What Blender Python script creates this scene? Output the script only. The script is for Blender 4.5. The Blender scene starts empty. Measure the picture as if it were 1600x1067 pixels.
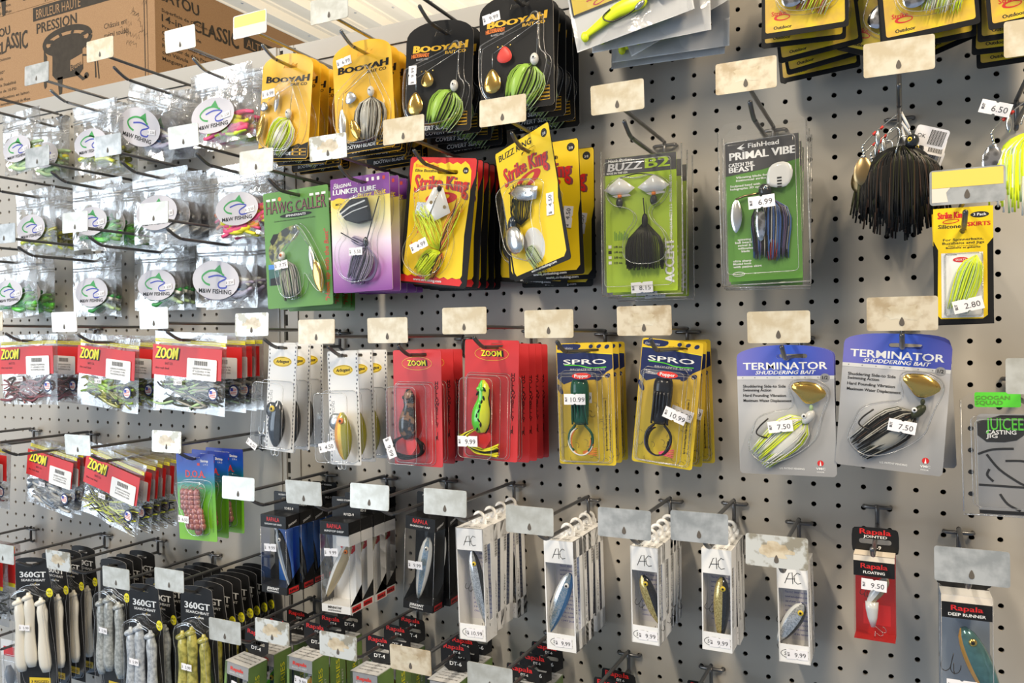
import bpy, math, random
from mathutils import Matrix, Vector, noise
from mathutils.geometry import tessellate_polygon
# ---------------------------------------------------------------- camera, world, lights, exposure
IN = 0.0254            # everything is measured in inches on the pegboard, then turned into metres
Z0 = 1.862             # height of pegboard row 0 above the shop floor
SC = bpy.context.scene
COL = SC.collection
RM = [[0.898924, 0.0152396, 0.4378395], [-0.0086374, 0.999817, -0.0170666], [-0.4380194, 0.0115598, 0.8988912]]
CP = [-0.097823, 0.311809, -1.071219]
FPX = 1256.0
def W(X, v, d):        # X along the board, v down from row 0, d off the board, all inches
    return Vector((X*IN, -d*IN, Z0-v*IN))
cam = bpy.data.cameras.new('camera'); cam.sensor_width = 36; cam.lens = FPX/1600*36; cam.clip_start = .05
camo = bpy.data.objects.new('camera', cam); COL.objects.link(camo)
cx, cy, cz = [Vector((r[0], r[2], -r[1])) for r in RM]
m = Matrix((cx, -cy, -cz)).transposed().to_4x4(); m.translation = Vector((CP[0], CP[2], Z0-CP[1]))
camo.matrix_world = m; SC.camera = camo
def at(px, py, d):     # the point of the plane d inches off the board seen at a pixel
    c = ((px-800)/FPX, (py-533.5)/FPX, 1)
    ray = [sum(RM[k][j]*c[k] for k in range(3)) for j in range(3)]
    t = (-d*IN-CP[2])/ray[2]
    return (CP[0]+t*ray[0])/IN, (CP[1]+t*ray[1])/IN
def depth_on(X, px, py):   # how far off the board a point with coordinate X sits when seen at a pixel
    lo, hi = -1, 14
    for i in range(40):
        q = (lo+hi)/2
        if at(px, py, q)[0] > X: hi = q
        else: lo = q
    return q
world = bpy.data.worlds.new('World'); SC.world = world; world.use_nodes = True
nt = world.node_tree; nt.nodes.clear()
wo = nt.nodes.new('ShaderNodeOutputWorld'); bg = nt.nodes.new('ShaderNodeBackground')
tc = nt.nodes.new('ShaderNodeTexCoord'); sx = nt.nodes.new('ShaderNodeSeparateXYZ'); mr = nt.nodes.new('ShaderNodeMapRange')
rp = nt.nodes.new('ShaderNodeValToRGB')
nt.links.new(tc.outputs['Generated'], sx.inputs[0]); nt.links.new(sx.outputs['Z'], mr.inputs[0])
mr.inputs[1].default_value = -1; mr.inputs[2].default_value = 1
nt.links.new(mr.outputs[0], rp.inputs[0]); nt.links.new(rp.outputs[0], bg.inputs[0]); nt.links.new(bg.outputs[0], wo.inputs[0])
rp.color_ramp.elements[0].color = (.44, .60, .82, 1); rp.color_ramp.elements[0].position = .2
rp.color_ramp.elements[1].color = (.75, .66, .52, 1); rp.color_ramp.elements[1].position = .72
e = rp.color_ramp.elements.new(.47); e.color = (.62, .70, .82, 1)
e = rp.color_ramp.elements.new(.53); e.color = (.50, .47, .43, 1)
bg.inputs[1].default_value = 0.36
def area(name, loc, to, sx_, sy_, power, col):
    l = bpy.data.lights.new(name, 'AREA'); l.shape = 'RECTANGLE'; l.size = sx_; l.size_y = sy_; l.energy = power; l.color = col
    o = bpy.data.objects.new(name, l); COL.objects.link(o); o.location = loc
    d = (Vector(to)-Vector(loc)).normalized()
    o.rotation_euler = d.to_track_quat('-Z', 'Y').to_euler(); return o
area('strip_light', (-.9, -1.9, 3.05), (-.9, -1.3, 0), .11, 1.3, 36, (1, .88, .70))
area('strip_light', (.9, -1.3, 3.05), (.6, -.7, 0), .11, 1.3, 50, (1, .82, .58))
area('strip_light', (-2.9, -1.8, 3.05), (-2.6, -1.0, 0), .11, 1.3, 30, (1, .92, .80))
area('shop_window', (-3.9, -3.0, 1.5), (-1.2, 0, 1.3), 2.2, 2.2, 58, (.74, .87, 1))
area('strip_light', (-1.6, 2.2, 2.2), (-2.2, 2.4, 3.4), 1.5, .3, 34, (1, .90, .74))  # added unseen uplight behind the board, brightens the ceiling
SC.view_settings.view_transform = 'Standard'; SC.view_settings.look = 'None'
SC.view_settings.exposure = 0.36; SC.view_settings.gamma = 1; SC.view_settings.use_curve_mapping = False
SC.cycles.transparent_max_bounces = 32
SC.cycles.max_bounces = 8; SC.cycles.caustics_reflective = False; SC.cycles.caustics_refractive = False
random.seed(4)
# ---------------------------------------------------------------- materials
MATS = {}
def newmat(name):
    m = bpy.data.materials.new(name); m.use_nodes = True; MATS[name] = m
    return m, m.node_tree.nodes, m.node_tree.links
def pm(name, col, rough=.45, metal=0, noise_amt=0, scale=6, coat=0, alpha=1, trans=0):
    m, N, L = newmat(name); b = N['Principled BSDF']
    b.inputs['Base Color'].default_value = (*col, 1); b.inputs['Roughness'].default_value = rough
    b.inputs['Metallic'].default_value = metal; b.inputs['Coat Weight'].default_value = coat
    b.inputs['Coat Roughness'].default_value = .08; b.inputs['Alpha'].default_value = alpha
    b.inputs['Transmission Weight'].default_value = trans
    if max(col) < .1 and not metal: b.inputs['Specular IOR Level'].default_value = .2
    if noise_amt:
        t = N.new('ShaderNodeTexCoord'); n = N.new('ShaderNodeTexNoise'); n.inputs['Scale'].default_value = scale/IN; n.inputs['Detail'].default_value = 4
        x = N.new('ShaderNodeMix'); x.data_type = 'RGBA'
        L.new(t.outputs['Object'], n.inputs['Vector'])
        x.inputs[6].default_value = (*[c*(1-noise_amt) for c in col], 1); x.inputs[7].default_value = (*[min(1, c*(1+noise_amt)) for c in col], 1)
        L.new(n.outputs['Fac'], x.inputs[0]); L.new(x.outputs[2], b.inputs['Base Color'])
    return m
def clear(name, base, edge, milk, rough, bump=0, bscale=2, tint=(1, 1, 1)):
    m, N, L = newmat(name); N.clear()
    o = N.new('ShaderNodeOutputMaterial'); tr = N.new('ShaderNodeBsdfTransparent'); gl = N.new('ShaderNodeBsdfGlossy'); df = N.new('ShaderNodeBsdfDiffuse')
    tr.inputs[0].default_value = (*tint, 1); gl.inputs['Roughness'].default_value = rough; df.inputs[0].default_value = (.95, .96, .98, 1)
    lw = N.new('ShaderNodeLayerWeight'); lw.inputs[0].default_value = .35
    ma = N.new('ShaderNodeMath'); ma.operation = 'MULTIPLY_ADD'; ma.inputs[1].default_value = edge; ma.inputs[2].default_value = base; ma.use_clamp = True
    L.new(lw.outputs['Fresnel'], ma.inputs[0])
    m1 = N.new('ShaderNodeMixShader'); m1.inputs[0].default_value = milk
    L.new(tr.outputs[0], m1.inputs[1]); L.new(df.outputs[0], m1.inputs[2])
    m2 = N.new('ShaderNodeMixShader'); L.new(ma.outputs[0], m2.inputs[0]); L.new(m1.outputs[0], m2.inputs[1]); L.new(gl.outputs[0], m2.inputs[2])
    L.new(m2.outputs[0], o.inputs[0])
    if bump:
        t = N.new('ShaderNodeTexCoord'); n = N.new('ShaderNodeTexNoise'); n.inputs['Scale'].default_value = bscale/IN; n.inputs['Detail'].default_value = 3; n.inputs['Distortion'].default_value = 1.2
        b = N.new('ShaderNodeBump'); b.inputs['Strength'].default_value = bump; b.inputs['Distance'].default_value = .003
        L.new(t.outputs['Object'], n.inputs['Vector']); L.new(n.outputs['Fac'], b.inputs['Height']); L.new(b.outputs[0], gl.inputs['Normal']); L.new(b.outputs[0], lw.inputs['Normal'])
clear('blister', .004, .22, .006, .13, .12, .5)
clear('clamshell', .008, .34, .010, .12, .12, .5)
clear('rim', .14, .5, .12, .2)  # milky, for the light lines added along blister edges
clear('film', .03, .5, .035, .12, .5, .7)
clear('seal', .12, .6, .18, .2, .4, 2.5)
def ramp(name, axis, stops, lo, hi, rough=.4):    # printed colour blend across a card
    m, N, L = newmat(name); b = N['Principled BSDF']; b.inputs['Roughness'].default_value = rough
    t = N.new('ShaderNodeTexCoord'); s = N.new('ShaderNodeSeparateXYZ'); r = N.new('ShaderNodeMapRange'); c = N.new('ShaderNodeValToRGB')
    r.inputs[1].default_value = lo*IN; r.inputs[2].default_value = hi*IN
    L.new(t.outputs['Object'], s.inputs[0]); L.new(s.outputs[axis], r.inputs[0]); L.new(r.outputs[0], c.inputs[0]); L.new(c.outputs[0], b.inputs['Base Color'])
    el = c.color_ramp.elements
    el[0].position, el[0].color = stops[0][0], (*stops[0][1], 1); el[1].position, el[1].color = stops[-1][0], (*stops[-1][1], 1)
    for p, q in stops[1:-1]: k = el.new(p); k.color = (*q, 1)
def speck(name, a, b_, scale, lo, hi, rough=.4, metal=0, coat=0, kind='noise'):     # two colours broken up in blotches
    m, N, L = newmat(name); b = N['Principled BSDF']; b.inputs['Roughness'].default_value = rough; b.inputs['Metallic'].default_value = metal; b.inputs['Coat Weight'].default_value = coat
    t = N.new('ShaderNodeTexCoord'); n = N.new('ShaderNodeTexNoise' if kind == 'noise' else 'ShaderNodeTexVoronoi'); n.inputs['Scale'].default_value = scale/IN
    if kind == 'noise': n.inputs['Detail'].default_value = 6
    c = N.new('ShaderNodeValToRGB'); L.new(t.outputs['Object'], n.inputs['Vector']); L.new(n.outputs[0], c.inputs[0]); L.new(c.outputs[0], b.inputs['Base Color'])
    c.color_ramp.elements[0].position = lo; c.color_ramp.elements[0].color = (*a, 1); c.color_ramp.elements[1].position = hi; c.color_ramp.elements[1].color = (*b_, 1)
P_ = {  # plain colours
 'white': (.82, .82, .82), 'offwhite': (.74, .70, .64), 'black': (.012, .012, .013), 'ink': (.03, .03, .032), 'red': (.62, .02, .02), 'deepred': (.36, .01, .015),
 'yellow': (.86, .60, .01), 'lemon': (.85, .78, .02), 'gold_ink': (.78, .42, .05), 'orange': (.80, .20, .02), 'green': (.10, .27, .04), 'lime': (.36, .52, .03),
 'blue': (.02, .06, .36), 'navy': (.01, .02, .10), 'purple': (.22, .05, .30), 'grey': (.30, .30, .31), 'silver_ink': (.58, .58, .60), 'darkgrey': (.075, .075, .08),
 'pink': (.85, .08, .22), 'chartreuse': (.62, .88, .04), 'brown': (.13, .05, .03), 'eye_yellow': (.80, .58, .03), 'cream': (.80, .68, .48), 'skyblue': (.05, .22, .62),
 'mwgreen': (.03, .33, .06), 'mwblue': (.03, .05, .42), 'lilac': (.74, .73, .79), 'maroon': (.18, .01, .015), 'tomato': (.72, .045, .03), 'scarlet': (.60, .035, .04),
 'palegreen': (.42, .60, .30), 'wine': (.22, .06, .07), 'brick': (.50, .05, .02), 'warmcard': (.76, .68, .58), 'bluegrey': (.20, .24, .30), 'teal': (.02, .10, .08)}
for k, c in P_.items(): pm(k, c, .42)
pm('booyah', (.83, .47, .02), .38, noise_amt=.12, scale=1.5)
pm('coated_black', (.016, .016, .017), .3)
pm('wire', (.17, .17, .175), .32, .8); pm('wire_bright', (.42, .42, .42), .22, 1); pm('zinc', (.50, .50, .50), .3, .9)
pm('silver', (.90, .90, .90), .22, 1); pm('gold', (.85, .55, .14), .16, 1); pm('nickel', (.60, .60, .58), .25, 1)
pm('hookwire', (.06, .055, .05), .3, .8); pm('bronze', (.34, .24, .12), .3, 1); pm('pearl', (.80, .80, .78), .2, coat=1); pm('head_white', (.78, .77, .74), .2, coat=1)
pm('tagpaper', (.83, .82, .86), .6); pm('tagink', (.08, .08, .09), .6)
for k, c in {'sk_chart': (.72, .93, .04), 'sk_white': (.80, .80, .74), 'sk_grey': (.36, .35, .31), 'sk_silver': (.50, .50, .48), 'sk_green': (.33, .55, .07), 'sk_palegreen': (.50, .66, .34),
             'sk_black': (.014, .014, .014), 'sk_olive': (.04, .045, .02), 'sk_purple': (.13, .10, .20), 'sk_lav': (.42, .36, .50), 'sk_yellow': (.74, .86, .02), 'sk_blue': (.05, .12, .34),
             'sk_red': (.40, .02, .03), 'sk_brown': (.05, .03, .022), 'sk_orange': (.75, .22, .05)}.items(): pm(k, c, .3)
pm('pegboard', (.445, .415, .37), .5, noise_amt=.05, scale=.25); pm('frame_metal', (.42, .405, .38), .42); pm('cavity', (.03, .028, .025), .9)
pm('ceiling_metal', (.84, .75, .60), .5)
def cardboard():
    m, N, L = newmat('cardboard'); b = N['Principled BSDF']; b.inputs['Roughness'].default_value = .8
    t = N.new('ShaderNodeTexCoord'); n = N.new('ShaderNodeTexNoise'); n.inputs['Scale'].default_value = 900; n.inputs['Detail'].default_value = 6
    c = N.new('ShaderNodeValToRGB'); c.color_ramp.elements[0].position = .35; c.color_ramp.elements[0].color = (.32, .18, .085, 1); c.color_ramp.elements[1].position = .65; c.color_ramp.elements[1].color = (.40, .235, .115, 1)
    L.new(t.outputs['Object'], n.inputs['Vector']); L.new(n.outputs['Fac'], c.inputs[0]); L.new(c.outputs[0], b.inputs['Base Color'])
cardboard(); pm('boxink', (.055, .045, .035), .8, noise_amt=.3, scale=2)
for k, (a, b_, lo, hi) in {'plate_cream': ((.55, .47, .33), (.68, .63, .51), .42, .60), 'plate_grey': ((.46, .46, .42), (.60, .61, .58), .40, .62), 'plate_tan': ((.42, .33, .21), (.64, .57, .44), .38, .55),
                           'plate_glue': ((.36, .33, .26), (.70, .71, .68), .43, .50), 'plate_zinc': ((.34, .36, .37), (.52, .54, .55), .40, .60), 'plate_white': ((.80, .81, .82), (.86, .87, .88), .3, .7)}.items():
    speck(k, a, b_, 1.3, lo, hi, .32, .35 if k in ('plate_grey', 'plate_glue', 'plate_zinc') else .05, .15)
pm('plate_yellow', (.80, .62, .12), .4); pm('weld', (.10, .085, .07), .6)
# ---------------------------------------------------------------- mesh building
TX = {}
def glyphs(s, bold):
    k = (s, bold)
    if k not in TX:
        cu = bpy.data.curves.new('t', 'FONT'); cu.body = s; cu.size = 1; cu.resolution_u = 2; cu.offset = bold; cu.fill_mode = 'FRONT'
        o = bpy.data.objects.new('t', cu); me = bpy.data.meshes.new_from_object(o)
        vs = [(v.co.x, v.co.y) for v in me.vertices]; fs = [tuple(p.vertices) for p in me.polygons]
        bpy.data.objects.remove(o); bpy.data.curves.remove(cu); bpy.data.meshes.remove(me)
        if not vs: vs = [(0, 0)]
        x0 = min(v[0] for v in vs); x1 = max(v[0] for v in vs)
        TX[k] = ([((x-x0)/.73, y/.73) for x, y in vs], fs, max((x1-x0)/.73, .01))
    return TX[k]
def rr(cx_, cz_, w, h, r=.1, n=4):
    p = []
    for sx_, sz, a in ((1, 1, 0), (-1, 1, 90), (-1, -1, 180), (1, -1, 270)):
        for i in range(n+1):
            t = math.radians(a+90*i/n); p.append((cx_+sx_*(w/2-r)+r*math.cos(t), cz_+sz*(h/2-r)+r*math.sin(t)))
    return p
def el(cx_, cz_, rx, rz, n=20, rot=0):
    c, s = math.cos(rot), math.sin(rot)
    return [(cx_+rx*math.cos(t)*c-rz*math.sin(t)*s, cz_+rx*math.cos(t)*s+rz*math.sin(t)*c) for t in (2*math.pi*i/n for i in range(n))]
def tear(cx_, cz_, rx, rz, rot=0, n=20, k=.35):     # blade outline, narrow end up
    c, s = math.cos(rot), math.sin(rot); out = []
    for i in range(n):
        t = 2*math.pi*i/n; z = rz*math.sin(t); x = rx*math.cos(t)*(1-k*math.sin(t))
        out.append((cx_+x*c-z*s, cz_+x*s+z*c))
    return out
def willow(cx_, cz_, rx, rz, rot=0, n=20):
    c, s = math.cos(rot), math.sin(rot); out = []
    for i in range(n):
        t = 2*math.pi*i/n; z = rz*math.sin(t); x = rx*math.copysign(abs(math.cos(t))**1.4, math.cos(t))
        out.append((cx_+x*c-z*s, cz_+x*s+z*c))
    return out
def smooth(pts, n=3):      # closed outline rounded by corner cutting
    for _ in range(n):
        q = []
        for i in range(len(pts)):
            a, b = pts[i], pts[(i+1) % len(pts)]
            q += [(a[0]*.75+b[0]*.25, a[1]*.75+b[1]*.25), (a[0]*.25+b[0]*.75, a[1]*.25+b[1]*.75)]
        pts = q
    return pts
def spline(pts, n=5):
    P = [Vector(p) for p in pts]; out = []
    for i in range(len(P)-1):
        p0 = P[max(i-1, 0)]; p1 = P[i]; p2 = P[i+1]; p3 = P[min(i+2, len(P)-1)]
        for k in range(n):
            t = k/n
            out.append(.5*((2*p1)+(p2-p0)*t+(2*p0-5*p1+4*p2-p3)*t*t+(3*p1-p0-3*p2+p3)*t**3))
    out.append(P[-1]); return out
class MB:
    def __init__(s): s.v = []; s.f = []; s.mi = []; s.sm = []; s.mats = []
    def add(s, vs, fs, mat, sm=False):
        if mat not in s.mats: s.mats.append(mat)
        k = s.mats.index(mat); o = len(s.v); s.v += [tuple(v) for v in vs]
        for f in fs: s.f.append(tuple(i+o for i in f)); s.mi.append(k); s.sm.append(sm)
        return s
    def poly(s, pts, mat, y=0., th=0., holes=(), edge=None):
        loops = [list(pts)]+[list(h) for h in holes]
        allp = [p for l in loops for p in l]
        tris = tessellate_polygon([[Vector((p[0], p[1], 0)) for p in l] for l in loops])
        tf = []
        for t in tris:
            a, b, c = [allp[i] for i in t]
            ar = (b[0]-a[0])*(c[1]-a[1])-(c[0]-a[0])*(b[1]-a[1])
            tf.append(tuple(t) if ar > 0 else (t[0], t[2], t[1]))
        s.add([(p[0], y, p[1]) for p in allp], tf, mat)
        if th:
            n = len(allp)
            s.add([(p[0], y+th, p[1]) for p in allp], [(t[0], t[2], t[1]) for t in tf], edge or mat)
            vs = []; fs = []
            for l in loops:
                o = len(vs); k = len(l)
                vs += [(p[0], y, p[1]) for p in l]+[(p[0], y+th, p[1]) for p in l]
                fs += [(o+i, o+i+k, o+(i+1) % k+k, o+(i+1) % k) for i in range(k)]
            s.add(vs, fs, edge or mat)
        return s
    def box(s, x0, x1, y0, y1, z0, z1, mat):
        vs = [(x, y, z) for x in (x0, x1) for y in (y0, y1) for z in (z0, z1)]
        return s.add(vs, [(0, 1, 3, 2), (4, 6, 7, 5), (0, 4, 5, 1), (2, 3, 7, 6), (0, 2, 6, 4), (1, 5, 7, 3)], mat)
    def tube(s, pts, r, mat, n=6, flat=1., sm=True):
        P = [Vector(p) for p in pts]; k = len(P); R_ = r if isinstance(r, (list, tuple)) else [r]*k
        vs = []; fs = []
        up = Vector((0, -1, 0))
        for i in range(k):
            t = (P[min(i+1, k-1)]-P[max(i-1, 0)])
            if t.length < 1e-9: t = Vector((0, 0, 1))
            t.normalize(); a = t.cross(up)
            if a.length < .05: a = t.cross(Vector((0, 0, 1)))
            if a.length < .05: a = t.cross(Vector((1, 0, 0)))
            a.normalize(); b = a.cross(t)
            for j in range(n):
                q = 2*math.pi*j/n; vs.append(P[i]+a*(R_[i]*math.cos(q))+b*(R_[i]*flat*math.sin(q)))
        for i in range(k-1):
            for j in range(n): fs.append((i*n+j, i*n+(j+1) % n, (i+1)*n+(j+1) % n, (i+1)*n+j))
        fs.append(tuple(range(n-1, -1, -1))); fs.append(tuple((k-1)*n+j for j in range(n)))
        return s.add(vs, fs, mat, sm)
    def ball(s, c, r, mat, n=12, m_=8, rot=0):
        if not isinstance(r, (tuple, list)): r = (r, r, r)
        co, si = math.cos(rot), math.sin(rot); vs = []; fs = []
        for i in range(m_+1):
            a = math.pi*i/m_
            for j in range(n):
                b = 2*math.pi*j/n; x = r[0]*math.sin(a)*math.cos(b); y = r[1]*math.sin(a)*math.sin(b); z = r[2]*math.cos(a)
                vs.append((c[0]+x*co-z*si, c[1]+y, c[2]+x*si+z*co))
        for i in range(m_):
            for j in range(n): fs.append((i*n+j, (i+1)*n+j, (i+1)*n+(j+1) % n, i*n+(j+1) % n))
        return s.add(vs, fs, mat, True)
    def dome(s, out, h, mat, y=0., prof=((1, 0), (.985, .6), (.965, .84), (.93, .96), (.88, 1), (.5, 1.0))):
        cx_ = sum(p[0] for p in out)/len(out); cz_ = sum(p[1] for p in out)/len(out); n = len(out); vs = []; fs = []
        if mat in ('blister', 'clamshell') and h > .2:     # formed plastic: steep walls and a flat face
            prof = ((1, 0), (.985, .6), (.965, .86), (.94, .97), (.91, 1))
            s.poly([(cx_+(p[0]-cx_)*.91, cz_+(p[1]-cz_)*.91) for p in out], mat, y-h)
            for sc, hh in prof: vs += [(cx_+(p[0]-cx_)*sc, y-h*hh, cz_+(p[1]-cz_)*sc) for p in out]
            for k in range(len(prof)-1):
                for i in range(n): fs.append((k*n+i, k*n+(i+1) % n, (k+1)*n+(i+1) % n, (k+1)*n+i))
            for sc, hh in ((.96, .9), (1.0, .02)):
                lp = [(cx_+(p[0]-cx_)*sc, y-h*hh, cz_+(p[1]-cz_)*sc) for p in out]; s.tube(lp+[lp[0]], .02, 'rim', 4)  # thin beads added so the blister edges show as light outlines
            return s.add(vs, fs, mat, True)
        for sc, hh in prof: vs += [(cx_+(p[0]-cx_)*sc, y-h*hh, cz_+(p[1]-cz_)*sc) for p in out]
        for k in range(len(prof)-1):
            for i in range(n): fs.append((k*n+i, k*n+(i+1) % n, (k+1)*n+(i+1) % n, (k+1)*n+i))
        vs.append((cx_, y-h*prof[-1][1], cz_)); k = len(prof)-1
        for i in range(n): fs.append((k*n+i, k*n+(i+1) % n, (k+1)*n))
        return s.add(vs, fs, mat, True)
    def text(s, txt, x, z, h, mat, y=-.012, w=None, bold=.0, shear=0., rot=0., al='c', fn=None):
        if bold > .02:       # heavy lettering: a second strike beside the first
            nk = max(1, round((bold-.015)/.02))
            for k_ in range(1, nk+1):
                q_ = k_*.035*h*(1.5 if h > .15 else 1); s.text(txt, x+q_*math.cos(rot), z+q_*math.sin(rot), h, mat, y-.0004*k_, w, .008, shear, rot, al, fn)
            bold = .008
        vs, fs, tw = glyphs(txt, bold); sx_ = (w/tw) if w else h; W_ = tw*sx_
        ox = {'l': 0, 'c': -W_/2, 'r': -W_}[al]; co, si = math.cos(rot), math.sin(rot); out = []
        for a, b in vs:
            p = a*sx_+ox; q = b*h
            if fn: p, q = fn(p, q, W_)
            p += q*shear
            out.append((x+p*co-q*si, y, z+p*si+q*co))
        return s.add(out, fs, mat)
    def line(s, pts, wd, mat, y=-.012):
        vs = []; fs = []
        for i, p in enumerate(pts):
            a = Vector(pts[max(i-1, 0)]); b = Vector(pts[min(i+1, len(pts)-1)]); t = (b-a); t.normalize()
            q = wd[i] if isinstance(wd, (list, tuple)) else wd
            vs += [(p[0]-t[1]*q/2, y, p[1]+t[0]*q/2), (p[0]+t[1]*q/2, y, p[1]-t[0]*q/2)]
            if i: k = 2*i; fs.append((k-2, k-1, k+1, k))
        return s.add(vs, fs, mat)
    def merge(s, o, f):      # take over another builder's faces, each point moved by f
        k = len(s.v); s.v += [f(*p) for p in o.v]
        for m_ in o.mats:
            if m_ not in s.mats: s.mats.append(m_)
        for q, i, sm in zip(o.f, o.mi, o.sm): s.f.append(tuple(j+k for j in q)); s.mi.append(s.mats.index(o.mats[i])); s.sm.append(sm)
        return s
    def build(s, name, parent=None):
        me = bpy.data.meshes.new(name); me.from_pydata([(v[0]*IN, v[1]*IN, v[2]*IN) for v in s.v], [], s.f)
        for k in s.mats: me.materials.append(MATS[k])
        me.polygons.foreach_set('material_index', s.mi); me.polygons.foreach_set('use_smooth', s.sm); me.update()
        o = bpy.data.objects.new(name, me); COL.objects.link(o)
        if parent: o.parent = parent
        return o
def thing(name, label=None, cat=None, loc=None, group=None):
    o = bpy.data.objects.new(name, None); o.empty_display_size = .01; COL.objects.link(o)
    if label: o['label'] = label
    if cat: o['category'] = cat
    if group: o['group'] = group
    if loc: o.location = loc
    return o
KIDS = {}
def tree(o, par=None):
    c = o.copy(); COL.objects.link(c); c.parent = par
    for ch in kids(o): tree(ch, c)
    return c
# ---------------------------------------------------------------- the setting
KX = 1.1317
def pegpanel(name, xs, zs, x0, x1, v0, v1):
    # a real perforated sheet: every cell is a square with a round hole through it
    b = MB(); r = .122; th = .14; n = 16
    ex = [x0]+[(xs[i]+xs[i+1])/2 for i in range(len(xs)-1)]+[x1]
    ez = [v0]+[(zs[i]+zs[i+1])/2 for i in range(len(zs)-1)]+[v1]
    vs = []; fs = []; f2 = []; v2 = []
    for i, X in enumerate(xs):
        for j, v in enumerate(zs):
            a0, a1, b0, b1 = ex[i], ex[i+1], -ez[j+1], -ez[j]; o = len(vs)
            for k in range(n):
                t = 2*math.pi*k/n; vs.append((X+r*math.cos(t), 0, -v+r*math.sin(t)))
            for k in range(n):
                t = 2*math.pi*k/n; c, s = math.cos(t), math.sin(t); m_ = max(abs(c), abs(s)); c /= m_; s /= m_
                vs.append((X+(c*(a1-X) if c > 0 else -c*(a0-X)), 0, -v+(s*(b1+v) if s > 0 else -s*(b0+v))))
            fs += [(o+k, o+n+k, o+n+(k+1) % n, o+(k+1) % n) for k in range(n)]
            q = len(v2)
            for k in range(n):
                t = 2*math.pi*k/n; v2 += [(X+r*math.cos(t), 0, -v+r*math.sin(t)), (X+r*math.cos(t), th, -v+r*math.sin(t))]
            f2 += [(q+2*k, q+2*((k+1) % n), q+2*((k+1) % n)+1, q+2*k+1) for k in range(n)]
    b.add(vs, fs, 'pegboard'); b.add(v2, f2, 'pegboard')
    o = b.build(name); o.location = (0, 0, Z0); o['kind'] = 'structure'; return o
pegpanel('wall_right', [KX*c for c in range(-35, 14)], list(range(-5, 42)), -40.25, KX*13.5, -5.75, 41.5)
pegpanel('wall_left', [KX*(-42.167-1.0268*j) for j in range(34, -1, -1)], [6.65+1.0115*j for j in range(-12, 36)], KX*(-42.167-1.0268*34.5), -41.55, -5.85, 6.65+1.0115*35.5)
def sbox(name, x0, x1, v0, v1, d0, d1, mat, kind='structure'):
    b = MB(); b.box(x0, x1, -d1, -d0, -v1, -v0, mat); o = b.build(name); o.location = (0, 0, Z0); o['kind'] = kind; return o
sbox('wall_shade_backing', -92, 16, -5.6, 44, -1.6, -1.5, 'cavity')  # near-black sheet added behind the panels, gives the holes their shade
sbox('trim_1', -90, -41.7, -7.15, -5.9, -1.6, .12, 'frame_metal')
sbox('trim_2', -40.0, 15.3, -6.85, -5.8, -1.6, .12, 'frame_metal')
# slotted upright between the two panels
b = MB()
b.box(-41.95, -41.52, -.02, 1.4, -44, 7.1, 'frame_metal'); b.box(-41.18, -40.3, -.02, 1.4, -44, 7.1, 'frame_metal')
b.box(-41.52, -41.18, .08, .5, -44, 7.1, 'frame_metal')
for k in range(52): b.box(-41.49, -41.21, .07, .085, 6.4-k, 7.15-k, 'cavity')
o = b.build('trim_3'); o.location = (0, 0, Z0); o['kind'] = 'structure'
b = MB()                      # raised edge flanges beside the upright
for x0, x1 in ((-42.02, -41.88), (-40.42, -40.28)): b.box(x0, x1, -.09, .1, -44, 5.85, 'frame_metal')
o = b.build('trim_4'); o.location = (0, 0, Z0); o['kind'] = 'structure'
# gondola top deck, carries the cartons
sbox('trim_5', -92, 15.3, -7.1, -6.9, -26, -.02, 'frame_metal')
# ribbed metal ceiling; the ribs run away from the board
b = MB(); vs = []; fs = []; X = -330.; prof = ((0, 0), (2.6, 0), (3.2, 1.7), (5.0, 1.7), (5.6, 0), (7.0, 0), (7.2, .3), (7.4, 0))
pts = []
while X < 90:
    for a, h in prof: pts.append((X+a, h))
    X += 9.2
for x, h in pts: vs += [(x, -110, -h), (x, 330, -h)]
for i in range(len(pts)-1): fs.append((2*i, 2*i+2, 2*i+3, 2*i+1))
b.add(vs, fs, 'ceiling_metal')
X = -200.+4.05
X = -330+4.05
while X < 0:
    for yy in range(40, 200, 22): b.ball((X, yy+(X*7) % 9, -1.75), (.28, .28, .14), 'zinc', 6, 4)
    X += 9.2
o = b.build('ceiling'); o.location = (0, 0, Z0+62*IN); o['kind'] = 'structure'
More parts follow.
